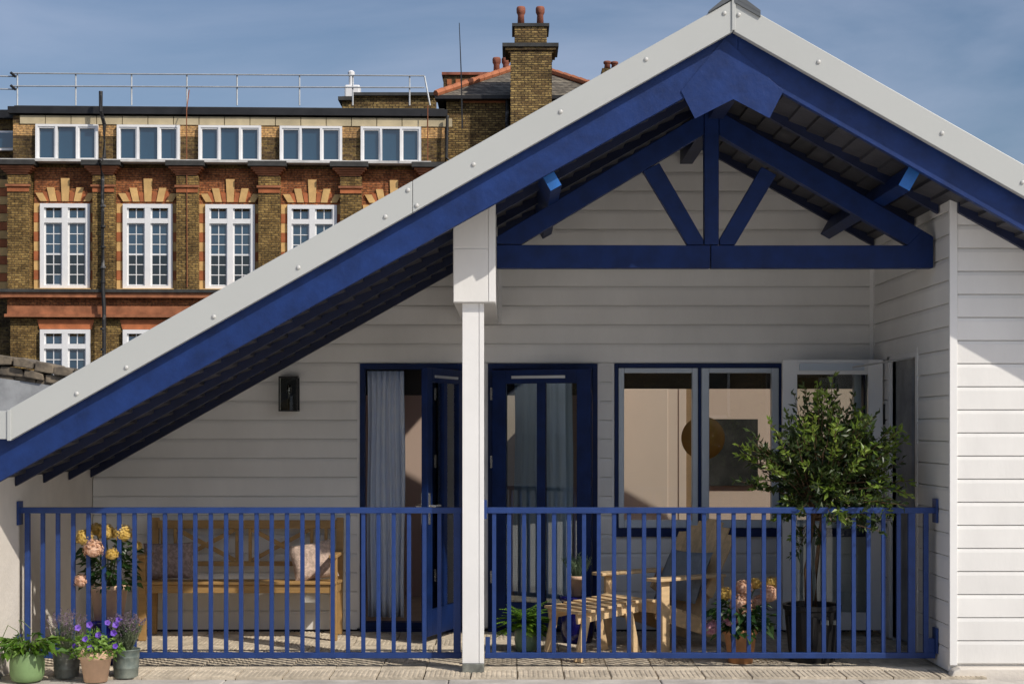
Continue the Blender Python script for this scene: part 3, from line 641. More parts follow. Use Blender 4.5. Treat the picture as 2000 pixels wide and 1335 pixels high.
def cushion(name, mat, cx, cy, cz, w_, h_, t_, rot, label, tilt=-.25, lean=0.):
    m = MB(); n = 14
    for side in (1, -1):
        o = len(m.v)
        for j in range(n + 1):
            for i in range(n + 1):
                u, v_ = i / n * 2 - 1, j / n * 2 - 1
                pin = 1 - .07 * (1 - abs(v_) ** 2) * abs(u) ** 6 ; pin2 = 1 - .07 * (1 - abs(u) ** 2) * abs(v_) ** 6
                th = t_ / 2 * (max(0, (1 - u ** 4) * (1 - v_ ** 4)) ** .45) * (1 + .08 * math.sin(5 * u + 3 * v_))
                m.v.append(Vector((u * w_ / 2 * pin, side * -th, v_ * h_ / 2 * pin2)))
        for j in range(n):
            for i in range(n):
                q = [o + j * (n + 1) + i, o + j * (n + 1) + i + 1, o + (j + 1) * (n + 1) + i + 1, o + (j + 1) * (n + 1) + i]
                m.f.append(q if side > 0 else q[::-1])
    m.xf(Matrix.Rotation(rot, 4, 'Z') @ Matrix.Rotation(tilt, 4, 'X') @ Matrix.Rotation(lean, 4, 'Y'))
    return tag(m.build(name, mat, None, at=(cx, cy, cz), smooth=True), label, 'cushion')
cushion('cushion', 'pillow', X(328, 12.7), 12.72, .595, .42, .30, .12, R(-4), 'lilac grey oblong cushion at the left end of the bench', -.25, R(-2))
cushion('cushion', 'pillowb', X(612, 12.65), 12.64, .60, .36, .31, .13, R(20), 'beige patterned cushion at the right end of the bench', -.32, R(-9))

# ------------------------------------------------------------------ adirondack chair, footstool
def place(root, loc, rz): root.location = loc; root.rotation_euler = (0, 0, rz)
A = thing('garden_chair', 'pale timber slatted recliner armchair behind the right railing', 'chair', local=True)
for v_ in (-.31, .31):
    MB().box(-.27, -.19, v_ - .015, v_ + .015, 0, .535).build('front_leg', 'cedar', A, bevel=.003)
    MB().box(-.35, .34, v_ - .065, v_ + .065, .536, .56).build('armrest', 'cedar', A, bevel=.006)
    MB().beam((-.26, v_ * .86, .31), (.55, v_ * .86, .05), .025, .11, (0, 0, 1)).build('side_stringer', 'cedar', A, bevel=.003)
    MB().beam((.22, v_ * .97, .40), (.30, v_ * .97, .53), .025, .08, (1, 0, 0)).build('arm_bracket', 'cedar', A)
for i in range(7):
    x = -.285 + i * .077; z = .385 - i * .026
    MB().box(-.034, .034, -.28, .28, -.01, .01).xf(Matrix.Translation((x, 0, z)) @ Matrix.Rotation(R(18), 4, 'Y')).build('seat_slat', 'cedar', A, bevel=.003)
for i in range(7):
    v_ = (i - 3) * .078; ln = .84 - .035 * abs(i - 3) ** 1.6 * .6
    MB().beam((.17, v_ * .9, .20), (.17 + ln * .46, v_ * 1.14, .20 + ln * .888), .088, .016, (1, 0, -.5)).build('back_slat', 'cedar', A, bevel=.003)
MB().box(.36, .385, -.30, .30, .46, .53).build('back_rail', 'cedar', A); MB().box(.22, .24, -.27, .27, .14, .2).build('back_rail', 'cedar', A)
m = MB().box(-.29, -.27, -.30, .30, .30, .40).build('front_apron', 'cedar', A, bevel=.003)
place(A, (1.11, 12.06, 0), R(37))
c1 = cushion('cushion', 'cush', 1.30, 12.14, .53, .46, .42, .11, 0, 'blue grey cushion leaning on the recliner back')
c1.rotation_euler = (0, 0, 0)
m = Matrix.Rotation(R(37) + R(-90), 4, 'Z') @ Matrix.Rotation(R(-12), 4, 'X'); c1.rotation_euler = m.to_euler()
S = thing('footstool', 'pale slatted timber footstool standing between the recliner and the fern', 'footstool', local=True)
for v_ in (-.2, .2):
    MB().beam((-.27, v_, .30), (.24, v_, .36), .022, .07).build('side_rail', 'cedar', S, bevel=.003)
    MB().beam((-.20, v_ * 1.12, .32), (-.27, v_ * 1.12, 0), .022, .06, (1, 0, 0)).build('leg', 'cedar', S, bevel=.003)
    MB().beam((.15, v_ * 1.12, .33), (.22, v_ * 1.12, 0), .022, .06, (1, 0, 0)).build('leg', 'cedar', S, bevel=.003)
for i in range(7):
    x = -.25 + i * .08; MB().box(x - .033, x + .033, -.245, .245, .337 + i * .0095, .357 + i * .0095).build('slat', 'cedar', S, bevel=.003)
place(S, (.60, 11.60, 0), R(28))

# ------------------------------------------------------------------ plants
def rdir(zmin=-1):
    while True:
        v_ = Vector((random.uniform(-1, 1), random.uniform(-1, 1), random.uniform(-1, 1)))
        if .05 < v_.length < 1 and v_.normalized().z >= zmin: return v_.normalized()
def potprof(rt, rbm, h_, rim=.035, lip=.012):
    return [(rbm, 0), (rt - lip, h_ - rim), (rt - lip + .001, h_ - rim), (rt, h_ - rim + .002), (rt, h_ - .003), (rt - .003, h_), (rt - .012, h_), (rt - .014, h_ - .025)]
def pot(root, mat, rt, rbm, h_, z=0, rim=.035, lip=.012, prof=None, name='pot'):
    o = MB().lathe(prof or potprof(rt, rbm, h_, rim, lip), cz=z, n=32).build(name, mat, root, smooth=False)
    for p_ in o.data.polygons: p_.use_smooth = len(p_.vertices) == 4
    MB().lathe([(.001, 0), (rt - .016, 0), (rt - .016, .004), (.001, .008)], cz=z + h_ - .03, n=20).build('soil', 'soil', root)
def head(root, mat, c, r, n=240):
    m = MB().lathe([(.3 * r, -.75 * r), (.7 * r, -.45 * r), (.82 * r, 0), (.66 * r, .45 * r), (.2 * r, .74 * r)], c[0], c[1], c[2], 12)
    for _ in range(n):
        d = rdir(-.55); p = Vector(c) + d * r * random.uniform(.82, 1.06); q = d.cross(rdir()).normalized(); t = d.cross(q); s2 = r * random.uniform(.10, .16)
        ax = random.uniform(0, 3)
        for k in range(4):
            a = ax + k * math.pi / 2; e = q * math.cos(a) + t * math.sin(a); f_ = q * math.cos(a + 1.57) + t * math.sin(a + 1.57)
            m.add([p, p + e * s2 * .6 + f_ * s2 * .45 + d * s2 * .2, p + e * s2 + d * s2 * .1, p + e * s2 * .6 - f_ * s2 * .45 + d * s2 * .2], [(0, 1, 2, 3)])
    return m.build('flower_head', mat, root)
def hydrangea(root, z0, heads, nl, spread, hh, big=.1):
    st = MB(); lf = MB()
    for hx, hy, hz, hr, mt in heads:
        st.tube([(hx * .1, hy * .1, z0 - .03), (hx * .5, hy * .5, z0 + (hz - z0) * .55), (hx, hy, hz - hr * .5)], .005, 5)
        head(root, mt, (hx, hy, hz), hr)
    for _ in range(nl):
        a = random.uniform(0, 6.28); r_ = spread * math.sqrt(random.random()) * .8; z = z0 + random.uniform(-.02, hh)
        p = Vector((r_ * math.cos(a), r_ * math.sin(a), z)); d = Vector((math.cos(a + random.uniform(-.9, .9)), math.sin(a + random.uniform(-.9, .9)), random.uniform(-.7, .5)))
        L = big * random.uniform(.6, 1.1)
        sd = Vector((0, 0, 1)); lf.leaf(p, d, sd + rdir() * .5, L, L * .62, .12, .25)
    st.build('stem', 'stem', root); lf.build('foliage', 'hyd', root, kind='stuff')
# tall hydrangea on cobalt pot, left
Y1 = 11.25
def loc_head(px, py, Yc, cx, dy, r, mt): # head centre in local coordinates of a root at (cx, Yc, 0)
    Yh = Yc + dy; return (X(px, Yh) - cx, dy, Z(py, Yh), r, mt)
cx = X(213, Y1); ps = thing('plant_stool', 'cobalt blue glazed pot under the tall yellow hydrangea by the left wall', 'plant stand', (cx, Y1, 0), 'cobalt glazed pots raising other pots', local=True)
MB().lathe([(.12, 0), (.15, .06), (.155, .2), (.14, .27), (.165, .285), (.165, .305), (.05, .306)], n=32).build('glazed_body', 'cobalt', ps, smooth=True)
hy = thing('hydrangea', 'tall hydrangea with yellow and peach heads in terracotta beside the bench', 'potted plant', (cx, Y1, .307), 'potted hydrangeas', local=True)
pot(hy, 'terral', .14, .098, .245)
hs = [loc_head(*a) for a in [(172, 1048, Y1, cx, -.05, .062, 'hy_y'), (190, 1070, Y1, cx, -.15, .068, 'hy_p'), (215, 1038, Y1, cx, -.02, .062, 'hy_y'), (247, 1040, Y1, cx, -.05, .066, 'hy_y'), (226, 1080, Y1, cx, -.12, .045, 'hy_y'), (274, 1064, Y1, cx, 0, .035, 'hy_y'), (166, 1132, Y1, cx, -.08, .05, 'hy_p'), (196, 1032, Y1, cx, .08, .05, 'hy_y')]]
hs = [(a, b - .1, c - .307, d, e) for a, b, c, d, e in hs]
hs = [(a, b, c, d * 1.02, e) for a, b, c, d, e in hs]
hydrangea(hy, .25, hs, 260, .24, .30, .08)
# right hydrangea behind rail
Y2 = 11.27; cx = X(1446, Y2); hy2 = thing('hydrangea', 'low hydrangea with pink and bronze heads in orange terracotta behind the right railing', 'potted plant', (cx, Y2, 0), 'potted hydrangeas', local=True)
pot(hy2, 'terra', .125, .085, .24)
hs = [loc_head(*a) for a in [(1447, 1182, Y2, cx, -.08, .078, 'hy_p'), (1452, 1148, Y2, cx, .05, .06, 'hy_p'), (1416, 1160, Y2, cx, .02, .052, 'hy_y'), (1503, 1160, Y2, cx, -.03, .066, 'hy_p'), (1508, 1138, Y2, cx, .08, .05, 'hy_y'), (1428, 1208, Y2, cx, -.1, .062, 'hy_k'), (1388, 1226, Y2, cx, -.06, .056, 'hy_k'), (1482, 1178, Y2, cx, .04, .06, 'hy_p'), (1475, 1140, Y2, cx, .12, .045, 'hy_y')]]
hs = [(a, b, c, d * 1.02, e) for a, b, c, d, e in hs]
hydrangea(hy2, .23, hs, 230, .25, .2, .095)
# small herb pot on cobalt pot, right
Y3 = 12.35; cx = X(1128, Y3)
ps2 = thing('plant_stool', 'cobalt blue glazed pot under the small herb pot by the navy door', 'plant stand', (cx, Y3, 0), 'cobalt glazed pots raising other pots', local=True)
MB().lathe([(.11, 0), (.13, .08), (.135, .22), (.12, .31), (.145, .33), (.145, .355), (.05, .356)], n=32).build('glazed_body', 'cobalt', ps2, smooth=True)
he = thing('herb_pot', 'small grey-green herb in terracotta on top of the cobalt pot by the navy door', 'potted plant', (cx, Y3, .357), local=True)
pot(he, 'terral', .066, .045, .155, rim=.03)
def tufts(root, z0, n, L, spread, wd, mat, tipmat=None, tips=.3, name='foliage', rb_=.03, ll=.02):
    m = MB(); t = MB()
    for _ in range(n):
        a = random.uniform(0, 6.28); e = random.random() ** .6 * spread; base = Vector((rb_ * math.cos(a) * random.random(), rb_ * math.sin(a) * random.random(), z0))
        l_ = L * random.uniform(.6, 1.05); tip = base + Vector((e * math.cos(a), e * math.sin(a), 0)) * l_ / L + Vector((0, 0, l_ * (1 - .25 * e / max(spread, .01))))
        mid = base.lerp(tip, .5) + Vector((e * .12 * math.cos(a), e * .12 * math.sin(a), l_ * .04)); m.tube([base, mid, tip], wd, 3, wd * .5)
        k = int(l_ / .012)
        for j in range(3, k):
            f_ = j / k
            if tipmat and f_ > 1 - tips: continue
            p = base.lerp(mid, f_ * 2) if f_ < .5 else mid.lerp(tip, f_ * 2 - 1)
            d = rdir(-.2) ; d = (d + Vector((0, 0, .8))).normalized(); m.leaf(p, d, rdir(), ll, ll * .22, .1, .1)
        if tipmat:
            for j in range(9):
                p = mid.lerp(tip, 1 - .55 * tips * j / 4.5); d = (rdir() + Vector((0, 0, .5))).normalized(); t.leaf(p, d, rdir(), .012, .008, .1, .1)
    m.build(name, mat, root, kind='stuff')
    if tipmat: t.build('blossom', tipmat, root, kind='stuff')
tufts(he, .14, 90, .19, .12, .0018, 'rosem', ll=.03)
# lavender pots in front of the railing
def galv(root, mat, h_=.175, r_=.094):
    pot(root, mat, r_, r_ * .84, h_, prof=[(r_ * .82, 0), (r_ * .84, .006), (r_ * .88, h_ * .33), (r_ * .91, h_ * .35), (r_ * .885, h_ * .38), (r_ * .93, h_ * .7), (r_ * .955, h_ * .72), (r_ * .94, h_ * .75), (r_ * .97, h_ - .008), (r_ + .003, h_ - .004), (r_, h_), (r_ - .008, h_), (r_ - .01, h_ - .03)])
Y4 = 10.66
l1 = thing('lavender', 'dusky lavender in a dark zinc pot between the green pot and the petunias', 'potted plant', (X(130, Y4), Y4, -.008), 'lavender plants in zinc pots', local=True)
galv(l1, 'galv'); tufts(l1, .15, 110, .32, .135, .0016, 'lav', 'lavf', .32)
l2 = thing('lavender', 'silvery lavender in a blue-green zinc pot at the right end of the pot group', 'potted plant', (X(246, Y4), Y4, -.008), 'lavender plants in zinc pots', local=True)
galv(l2, 'galvb', .19); tufts(l2, .16, 150, .29, .115, .0018, 'lav', 'lavf', .22, ll=.028)
# petunia
Y5 = 10.5
pe = thing('petunia', 'violet petunias in a pale terracotta pot in front of the railing', 'potted plant', (X(187, Y5), Y5, -.01), local=True)
pot(pe, 'terral', .112, .075, .2, rim=.05)
m = MB()
for _ in range(520):
    a = random.uniform(0, 6.28); r_ = .16 * math.sqrt(random.random()); z = .2 + random.uniform(-.05, .16) * (1 - r_ / .25) - (max(0, r_ - .11) * .6)
    m.leaf((r_ * math.cos(a), r_ * math.sin(a), z), rdir(-.5), Vector((0, 0, 1)) + rdir() * .7, random.uniform(.025, .045), random.uniform(.018, .03), .1, .2)
m.build('foliage', 'pet', pe, kind='stuff')
for px, py, dy in [(152, 1222, -.05), (175, 1216, .0), (226, 1216, -.04), (192, 1236, -.08), (166, 1244, -.11), (146, 1258, -.07), (176, 1262, -.12), (222, 1232, -.1), (225, 1258, -.09), (210, 1212, .05), (231, 1206, .0)]:
    Yh = Y5 + dy; c = Vector((X(px, Yh) - pe.location.x, dy, Z(py, Yh))); d = Vector((random.uniform(-.5, .5), -1, random.uniform(.0, .5))).normalized()
    q = d.cross(Vector((0, 0, 1))).normalized(); t = q.cross(d); r_ = random.uniform(.019, .027); m = MB(); n = 10
    m.v = [c - d * r_ * .5] + [c + (q * math.cos(6.283 * k / n) + t * math.sin(6.283 * k / n)) * r_ * (1 if k % 2 else .84) + d * r_ * random.uniform(-.1, .25) for k in range(n)]
    m.f = [[0, k + 1, (k + 1) % n + 1] for k in range(n)]; m.tube([c - d * r_ * .6, c - d * r_ * 1.8], r_ * .2, 5)
    m.build('petunia_flower', 'violet', pe)
    MB().lathe([(.001, 0), (r_ * .22, .0), (.001, .002)], 0, 0, 0, 8).xf(Matrix.Translation(c - d * r_ * .3) @ d.to_track_quat('Z', 'Y').to_matrix().to_4x4()).build('flower_throat', 'violetd', pe)
# broad leaf plant in green pot
gp = thing('leafy_plant', 'trailing green leafy plant in a round sage green pot at the far left corner', 'potted plant', (X(53, 10.5), 10.5, -.01), local=True)
pot(gp, 'greenpot', .113, .09, .19, prof=[(.075, 0), (.098, .012), (.111, .05), (.113, .12), (.106, .175), (.104, .19), (.094, .19), (.09, .15)])
m = MB(); st = MB()
for _ in range(70):
    a = random.uniform(0, 6.28); L = random.uniform(.1, .24); out_ = random.uniform(.35, 1.1)
    base = Vector((.03 * math.cos(a), .03 * math.sin(a), .17)); tip = base + Vector((math.cos(a) * L * out_, math.sin(a) * L * out_ * .8, L * random.uniform(.1, .65)))
    mid = base.lerp(tip, .5) + Vector((0, 0, .05)); st.tube([base, mid, tip], .002, 4)
    for j in range(3):
        p = mid.lerp(tip, j / 2); m.leaf(p, Vector((math.cos(a + random.uniform(-1, 1)), math.sin(a + random.uniform(-1, 1)), random.uniform(-.5, .3))), Vector((0, 0, 1)) + rdir() * .4, random.uniform(.05, .095), random.uniform(.03, .05), .14, .3)
m.build('foliage', 'leafd', gp, kind='stuff')
for a, b in (((-.12, -.02, .37), (-.15, -.03, .12)), ((-.06, .02, .40), (.02, .02, .34))):
    a = Vector(a); b = Vector(b); st.tube([(0, 0, .17), (a.x * .5, a.y * .5, .33), a, (a + b) / 2 + Vector((-.025, 0, .03)), b], .003, 5)
st.build('stem', 'stem', gp)
# fern
Y6 = 11.85
fe = thing('fern', 'bright green fern in a pale green pot just right of the white post', 'potted plant', (X(1028, Y6), Y6, 0), local=True)
pot(fe, 'palegreenpot', .09, .06, .18, prof=[(.05, 0), (.075, .01), (.09, .09), (.085, .15), (.088, .18), (.078, .18), (.074, .15)])
m = MB()
for _ in range(95):
    a = random.uniform(0, 6.28); L = random.uniform(.14, .28); el = random.uniform(.2, 1.35); p = Vector((0, 0, .17)); d = Vector((math.cos(a) * math.cos(el), math.sin(a) * math.cos(el), math.sin(el))); n = 14; pts = [p.copy()]
    for j in range(n):
        p = p + d * L / n; d = (d + Vector((math.cos(a), math.sin(a), 0)) * .03 - Vector((0, 0, .085))).normalized(); pts.append(p.copy())
        if j > 1:
            for s2 in (-1, 1):
                sd = d.cross(Vector((0, 0, 1))).normalized() * s2; ll = .038 * math.sin(math.pi * (j / n) ** .8) + .008
                m.leaf(p, sd + d * .5, Vector((0, 0, 1)) + rdir() * .2, ll, .020, .05, .15)
    m.tube(pts, .0016, 3)
m.build('frond', 'fern', fe, kind='stuff')
# bay tree
Y7 = 11.36; tx0 = X(1586, Y7)
bt = thing('bay_tree', 'standard bay tree with a bushy crown in a black tub behind the right railing', 'tree', (tx0, Y7, 0), local=True)
MB().lathe([(.155, 0), (.16, .005), (.195, .36), (.205, .37), (.21, .40), (.20, .405), (.185, .40), (.18, .36), (.02, .36)], n=32).build('tub', 'blackpot', bt)
for k, a in enumerate((-95, -70, 20, 200)):
    ca, sa = math.cos(R(a)), math.sin(R(a)); MB().beam((.20 * ca, .20 * sa, .33), (.165 * ca, .165 * sa, .02), .03, .012, (ca, sa, 0)).build('tub_rib', 'blackpot', bt)
MB().box(.02, .075, -.225, -.2, .28, .31).box(.11, .15, -.21, -.18, .28, .31).build('tub_clip', 'galv', bt)
tk = MB(); cc = Vector((.12, 0, 1.42))
tk.tube([(-.02, 0, .36), (-.03, .01, .65), (-.01, .0, .92), (.02, 0, 1.2)], .030, 8, .022); tk.tube([(.02, -.02, .36), (.03, -.02, .7), (.06, 0, .95), (.1, 0, 1.25)], .016, 8, .011)
tk.build('trunk', 'bark', bt, smooth=True)
br_ = MB(); lf = MB(); ly = MB()
def crown_r(d): # ellipsoid with bumps
    return (1 + .12 * math.sin(4 * d.x + 2.1 * d.z) + .12 * math.sin(5.3 * d.z + 3 * d.y + 1))
ends = []
for _ in range(230):
    d = rdir(-.8); e = Vector((d.x * .53, d.y * .46, d.z * .48)) * crown_r(d) * random.uniform(.62, 1.12); ends.append(cc + e)
ends += [Vector((tx, ty, tz)) for tx, ty, tz in [(X(1628, Y7) - tx0, 0, 2.03), (X(1628, Y7) - tx0 + .03, .03, 1.95), (X(1622, Y7) - tx0 - .03, .03, 1.93), (X(1575, Y7) - tx0, .05, 1.92), (X(1668, Y7) - tx0, 0, 1.9),
        (X(1440, Y7) - tx0, -.05, 1.53), (X(1450, Y7) - tx0, -.02, 1.47), (X(1470, Y7) - tx0, 0, 1.49), (X(1440, Y7) - tx0, .02, 1.28), (X(1480, Y7) - tx0, .02, 1.24), (X(1780, Y7) - tx0, 0, 1.28), (X(1765, Y7) - tx0, 0, 1.20), (X(1760, Y7) - tx0, -.02, 1.62), (X(1735, Y7) - tx0, -.05, 1.1),
        (X(1545, Y7) - tx0, -.1, .75), (X(1540, Y7) - tx0, -.1, .88), (X(1600, Y7) - tx0, -.05, .85), (X(1498, Y7) - tx0, -.05, 1.72), (X(1700, Y7) - tx0, -.1, .98), (X(1740, Y7) - tx0, 0, 1.0)] + [(X(a, 10.98) - tx0, -.38 + random.uniform(-.05, .05), Z(b, 10.98)) for a, b in ((1745, 1005), (1722, 1038), (1700, 1010), (1660, 1020), (1640, 1000), (1622, 1018), (1765, 985), (1560, 1000), (1780, 965), (1690, 975), (1600, 985))]]
for e in ends:
    s0 = Vector((.05 + random.uniform(-.03, .03), 0, random.uniform(1.0, 1.25))) if e.z > 1.0 else Vector((0, 0, 1.0))
    mid = s0.lerp(e, .5) + Vector((0, 0, random.uniform(-.02, .06))); br_.tube([s0, mid, e], .006, 4, .0018)
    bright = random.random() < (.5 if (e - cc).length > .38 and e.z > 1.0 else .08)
    n = random.randint(26, 38)
    for j in range(n):
        t = .35 + .65 * (j / n) ** .7; p = mid.lerp(e, (t - .5) * 2) if t > .5 else s0.lerp(mid, t * 2)
        p = p + rdir() * .035 * random.random()
        d = (e - mid).normalized() * .7 + rdir() * .9; L = random.uniform(.04, .068)
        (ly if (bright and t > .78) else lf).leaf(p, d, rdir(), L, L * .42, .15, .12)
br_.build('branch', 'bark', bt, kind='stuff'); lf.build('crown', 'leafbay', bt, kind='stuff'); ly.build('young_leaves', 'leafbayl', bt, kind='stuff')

# ------------------------------------------------------------------ far brick building
YF = 52.0; s6 = F / YF
def fx(px): return (px - 1000) / s6
def fz(py): return CZ + (836 - py) / s6
BB = thing('brick_building', 'tall brown and red brick building with white sash windows behind the roof', 'building', (fx(12), YF, -12))
def fbx(m, px0, px1, py0, py1, d0, d1): return m.box(fx(px0), fx(px1), YF + d0, YF + d1, fz(py1), fz(py0))
_fz = fz
def fz(py): return _fz(py) + max(0, 330 - py) / 330 * 4.5 / s6 * 1.5 if py < 312 else _fz(py)
fbx(MB(), 20, 872, 221, 312, .55, 12).build('attic_wall', 'bdark', BB)
fbx(MB(), 20.5, 871.5, 238, 260, .535, .549).build('brick_band', 'borange', BB)
fbx(MB(), 18, 1010, 312, 1560, .35, 12).build('wall', 'bbrown', BB)
fbx(MB(), 66, 830, 324, 396, .30, .349).build('brick_band', 'bred', BB)
fbx(MB(), 14, 900, 580, 596, .25, .349).build('brick_band', M['bred'], BB)
fbx(MB(), 14, 900, 596, 612, .22, .348).build('frieze', 'redstone', BB)
fbx(MB(), 10, 900, 612, 618, .12, .347).build('string_course', 'redstone', BB)
fbx(MB(), 4, 900, 570, 580, .02, .347).build('cornice', 'redstone', BB)
fbx(MB(), 2, 900, 564, 570, -.05, .346).build('cornice_capping', 'dcap', BB)
gm = MB(); fbx(gm, 12, 877, 205, 218, .40, .7); gm.build('roof_gutter', 'gutter', BB); fbx(MB(), 20, 871, 200, 205, .7, 12).build('flat_roof', 'dcap', BB)
# beige panels
xx = 34
while xx < 860:
    fbx(MB(), xx + .6, xx + 49.2, 221.5, 237.5, .5, .548).build('render_panel', 'panel', BB); xx += 50.2
# ledges
fbx(MB(), 0, 845, 311, 315.5, -.15, .54).build('ledge', 'lead', BB)
for px in (0, 165, 328, 488, 648, 808):
    m = MB(); fbx(m, px - 1, px + 74, 313.5, 323, -.27, .34); m.build('pier_cap', 'dcap', BB)
    c0 = px + (20 if px else 22); 
    for i in range(4): fbx(MB(), px + 4 + 4 * i, px + 70 - 4 * i, 324 + 4 * i, 328 + 4 * i, -.17 + .05 * i, .33).build('corbel', 'redstone', BB)
    MBp = MB(); fbx(MBp, px + 18, px + 60, 340, 564, .0, .345); MBp.build('pilaster', 'bbrown', BB)
    fbx(MB(), px + 15, px + 63, 360, 364, -.08, -.001).build('moulding', 'redstone', BB); fbx(MB(), px + 18, px + 60, 364, 374, -.03, -.001).build('moulding', 'redblock', BB)
# windows
def far_window(px0, py0, py1, transom, rows, parent, src=None):
    x0, x1 = fx(px0), fx(px0 + 97); z0, z1 = fz(py1), fz(py0); y0, y1 = YF + .20, YF + .42
    m = MB(); fr = 8 / s6; W = x1 - x0; H_ = z1 - z0
    m.box(x0, x0 + fr, y0, y1, z0, z1).box(x1 - fr, x1, y0, y1, z0, z1).box(x0 + fr, x1 - fr, y0, y1, z1 - fr, z1).box(x0 + fr, x1 - fr, y0, y1, z0, z0 + fr * .8)
    cxm = (x0 + x1) / 2; m.box(cxm - fr * .7, cxm + fr * .7, y0 + .003, y1, z0 + fr * .8, z1 - fr)
    zt_ = z1 - transom / s6; m.box(x0 + fr, cxm - fr * .7, y0 + .006, y1, zt_ - fr * .6, zt_ + fr * .6).box(cxm + fr * .7, x1 - fr, y0 + .006, y1, zt_ - fr * .6, zt_ + fr * .6)
    bars = MB(); cols = []
    for a, b in ((x0 + fr, cxm - fr * .7), (cxm + fr * .7, x1 - fr)):
        a += .045; b -= .045
        bars.box(a - .045, a, y0 + .07, y0 + .12, z0 + fr * .8, z1 - fr); bars.box(b, b + .045, y0 + .07, y0 + .12, z0 + fr * .8, z1 - fr)
        bars.box((a + b) / 2 - .014, (a + b) / 2 + .014, y0 + .085, y0 + .115, z0 + fr * .8, z1 - fr)
        cols += [(a, (a + b) / 2 - .014), ((a + b) / 2 + .014, b)]
    wnd = sub('window', parent)
    m.build('frame', 'upvc', wnd); panes = []
    zlo, zhi = z0 + fr * .8 + .03, zt_ - fr * .6 - .02; rh = (zhi - zlo) / rows
    for r_ in range(rows + 1):
        t = .055 if (r_ == rows / 2) else .028
        for a, b in ((x0 + fr + .046, cxm - fr * .7 - .046), (cxm + fr * .7 + .046, x1 - fr - .046)):
            bars.box(a, b, y0 + .083, y0 + .117, zlo + r_ * rh - t / 2, zlo + r_ * rh + t / 2)
    bars.build('glazing_bars', 'upvc', wnd)
    for r_ in range(rows + 1):
        za, zb = (zlo + r_ * rh + .02, zlo + (r_ + 1) * rh - .02) if r_ < rows else (zt_ + fr * .6 + .02, z1 - fr - .08)
        for ci, (a, b) in enumerate(cols):
            q = MB().box(-(b - a) / 2, (b - a) / 2, 0, .01, -(zb - za) / 2, (zb - za) / 2)
            dark = r_ < rows / 2 if rows > 2 else True  # lower sashes get darker glass, standing in for reflected buildings
            if random.random() < .04: dark = not dark
            q.xf(Matrix.Rotation(random.uniform(-.012, .012), 4, 'X') @ Matrix.Rotation(random.uniform(-.012, .012), 4, 'Z')).build('pane', 'fglassd' if dark else 'fglass', wnd, at=((a + b) / 2, y0 + .1, (za + zb) / 2))
    return wnd
for i in range(5):
    px = 78 + i * 161.2
    far_window(px, 395, 562, 33, 6, BB)
    if i < 2: far_window(px, 642, 810, 33, 6, BB)
    # quoins
    for side in (px - 13, px + 97.5):
        for r_ in range(9):
            y = 394 + r_ * 18.8
            fbx(MB(), side, side + 12.5, y, y + 18.4, .29 - (.01 if r_ % 2 else 0), .348).build('quoin_block', 'cream' if r_ % 2 == 0 else 'redblock', BB)
    # voussoirs
    c = px + 48.5
    for k_, (dx, h_, lean) in enumerate([(-42, 16, -9), (-23, 27, -6), (0, 45, 0), (23, 27, 6), (42, 16, 9)]):
        wt = 8.5 if dx == 0 else 7; y1 = 390; y0 = 390 - h_
        MB().prism([(fx(c + dx - 6.5), fz(y1)), (fx(c + dx + 6.5), fz(y1)), (fx(c + dx + lean + wt), fz(y0)), (fx(c + dx + lean - wt), fz(y0))], YF + .24, YF + .298).build('voussoir', 'cream', BB)
    for dx, ln in ((-32, -7), (-11, -3), (11, 3), (32, 7)):
        MB().prism([(fx(c + dx - 4), fz(390)), (fx(c + dx + 4), fz(390)), (fx(c + dx + ln + 5), fz(372)), (fx(c + dx + ln - 5), fz(372))], YF + .27, YF + .299).build('voussoir', 'redblock', BB)
    fbx(MB(), px - 4, px + 101, 562, 564.5, .0, .30).build('window_sill', 'cream', BB)
    if i < 2: MB().prism([(fx(px - 2), fz(641)), (fx(px + 99), fz(641)), (fx(px + 104), fz(622)), (fx(px - 7), fz(622))], YF + .30, YF + .345).build('flat_arch', 'redblock', BB)
# attic windows
for px, pw in ((66, 122), (225, 123), (385, 123), (545, 123), (705, 120)):
    wnd = sub('window', BB); x0, x1, z0, z1 = fx(px), fx(px + pw), fz(311), fz(239); y0, y1 = YF + .40, YF + .60; f6 = .075
    m = MB(); m.box(x0, x0 + f6, y0, y1, z0, z1).box(x1 - f6, x1, y0, y1, z0, z1).box(x0 + f6, x1 - f6, y0, y1, z1 - f6, z1).box(x0 + f6, x1 - f6, y0, y1, z0, z0 + f6)
    a, b = x0 + (x1 - x0) * .335, x0 + (x1 - x0) * .665
    m.box(a - f6 / 2, a + f6 / 2, y0, y1, z0 + f6, z1 - f6).box(b - f6 / 2, b + f6 / 2, y0, y1, z0 + f6, z1 - f6)
    for (p, q) in ((x0 + f6, a - f6 / 2), (b + f6 / 2, x1 - f6)):
        m.box(p, p + .04, y0 + .03, y1, z0 + f6, z1 - f6).box(q - .04, q, y0 + .03, y1, z0 + f6, z1 - f6).box(p + .04, q - .04, y0 + .03, y1, z1 - f6 - .05, z1 - f6).box(p + .04, q - .04, y0 + .03, y1, z0 + f6, z0 + f6 + .05)
    m.build('frame', 'upvc', wnd)
    for (p, q) in ((x0 + f6 + .04, a - f6 / 2 - .04), (a + f6 / 2, b - f6 / 2), (b + f6 / 2 + .04, x1 - f6 - .04)):
        e = 0 if (q - p) > .5 else .08
        MB().box(-(q - p) / 2, (q - p) / 2, 0, .01, -(z1 - z0 - 2 * f6) / 2, (z1 - z0 - 2 * f6) / 2).xf(Matrix.Rotation(random.uniform(-.01, .01), 4, 'Z')).build('pane', 'fglass', wnd, at=((p + q) / 2, y0 + .12, (z0 + z1) / 2))
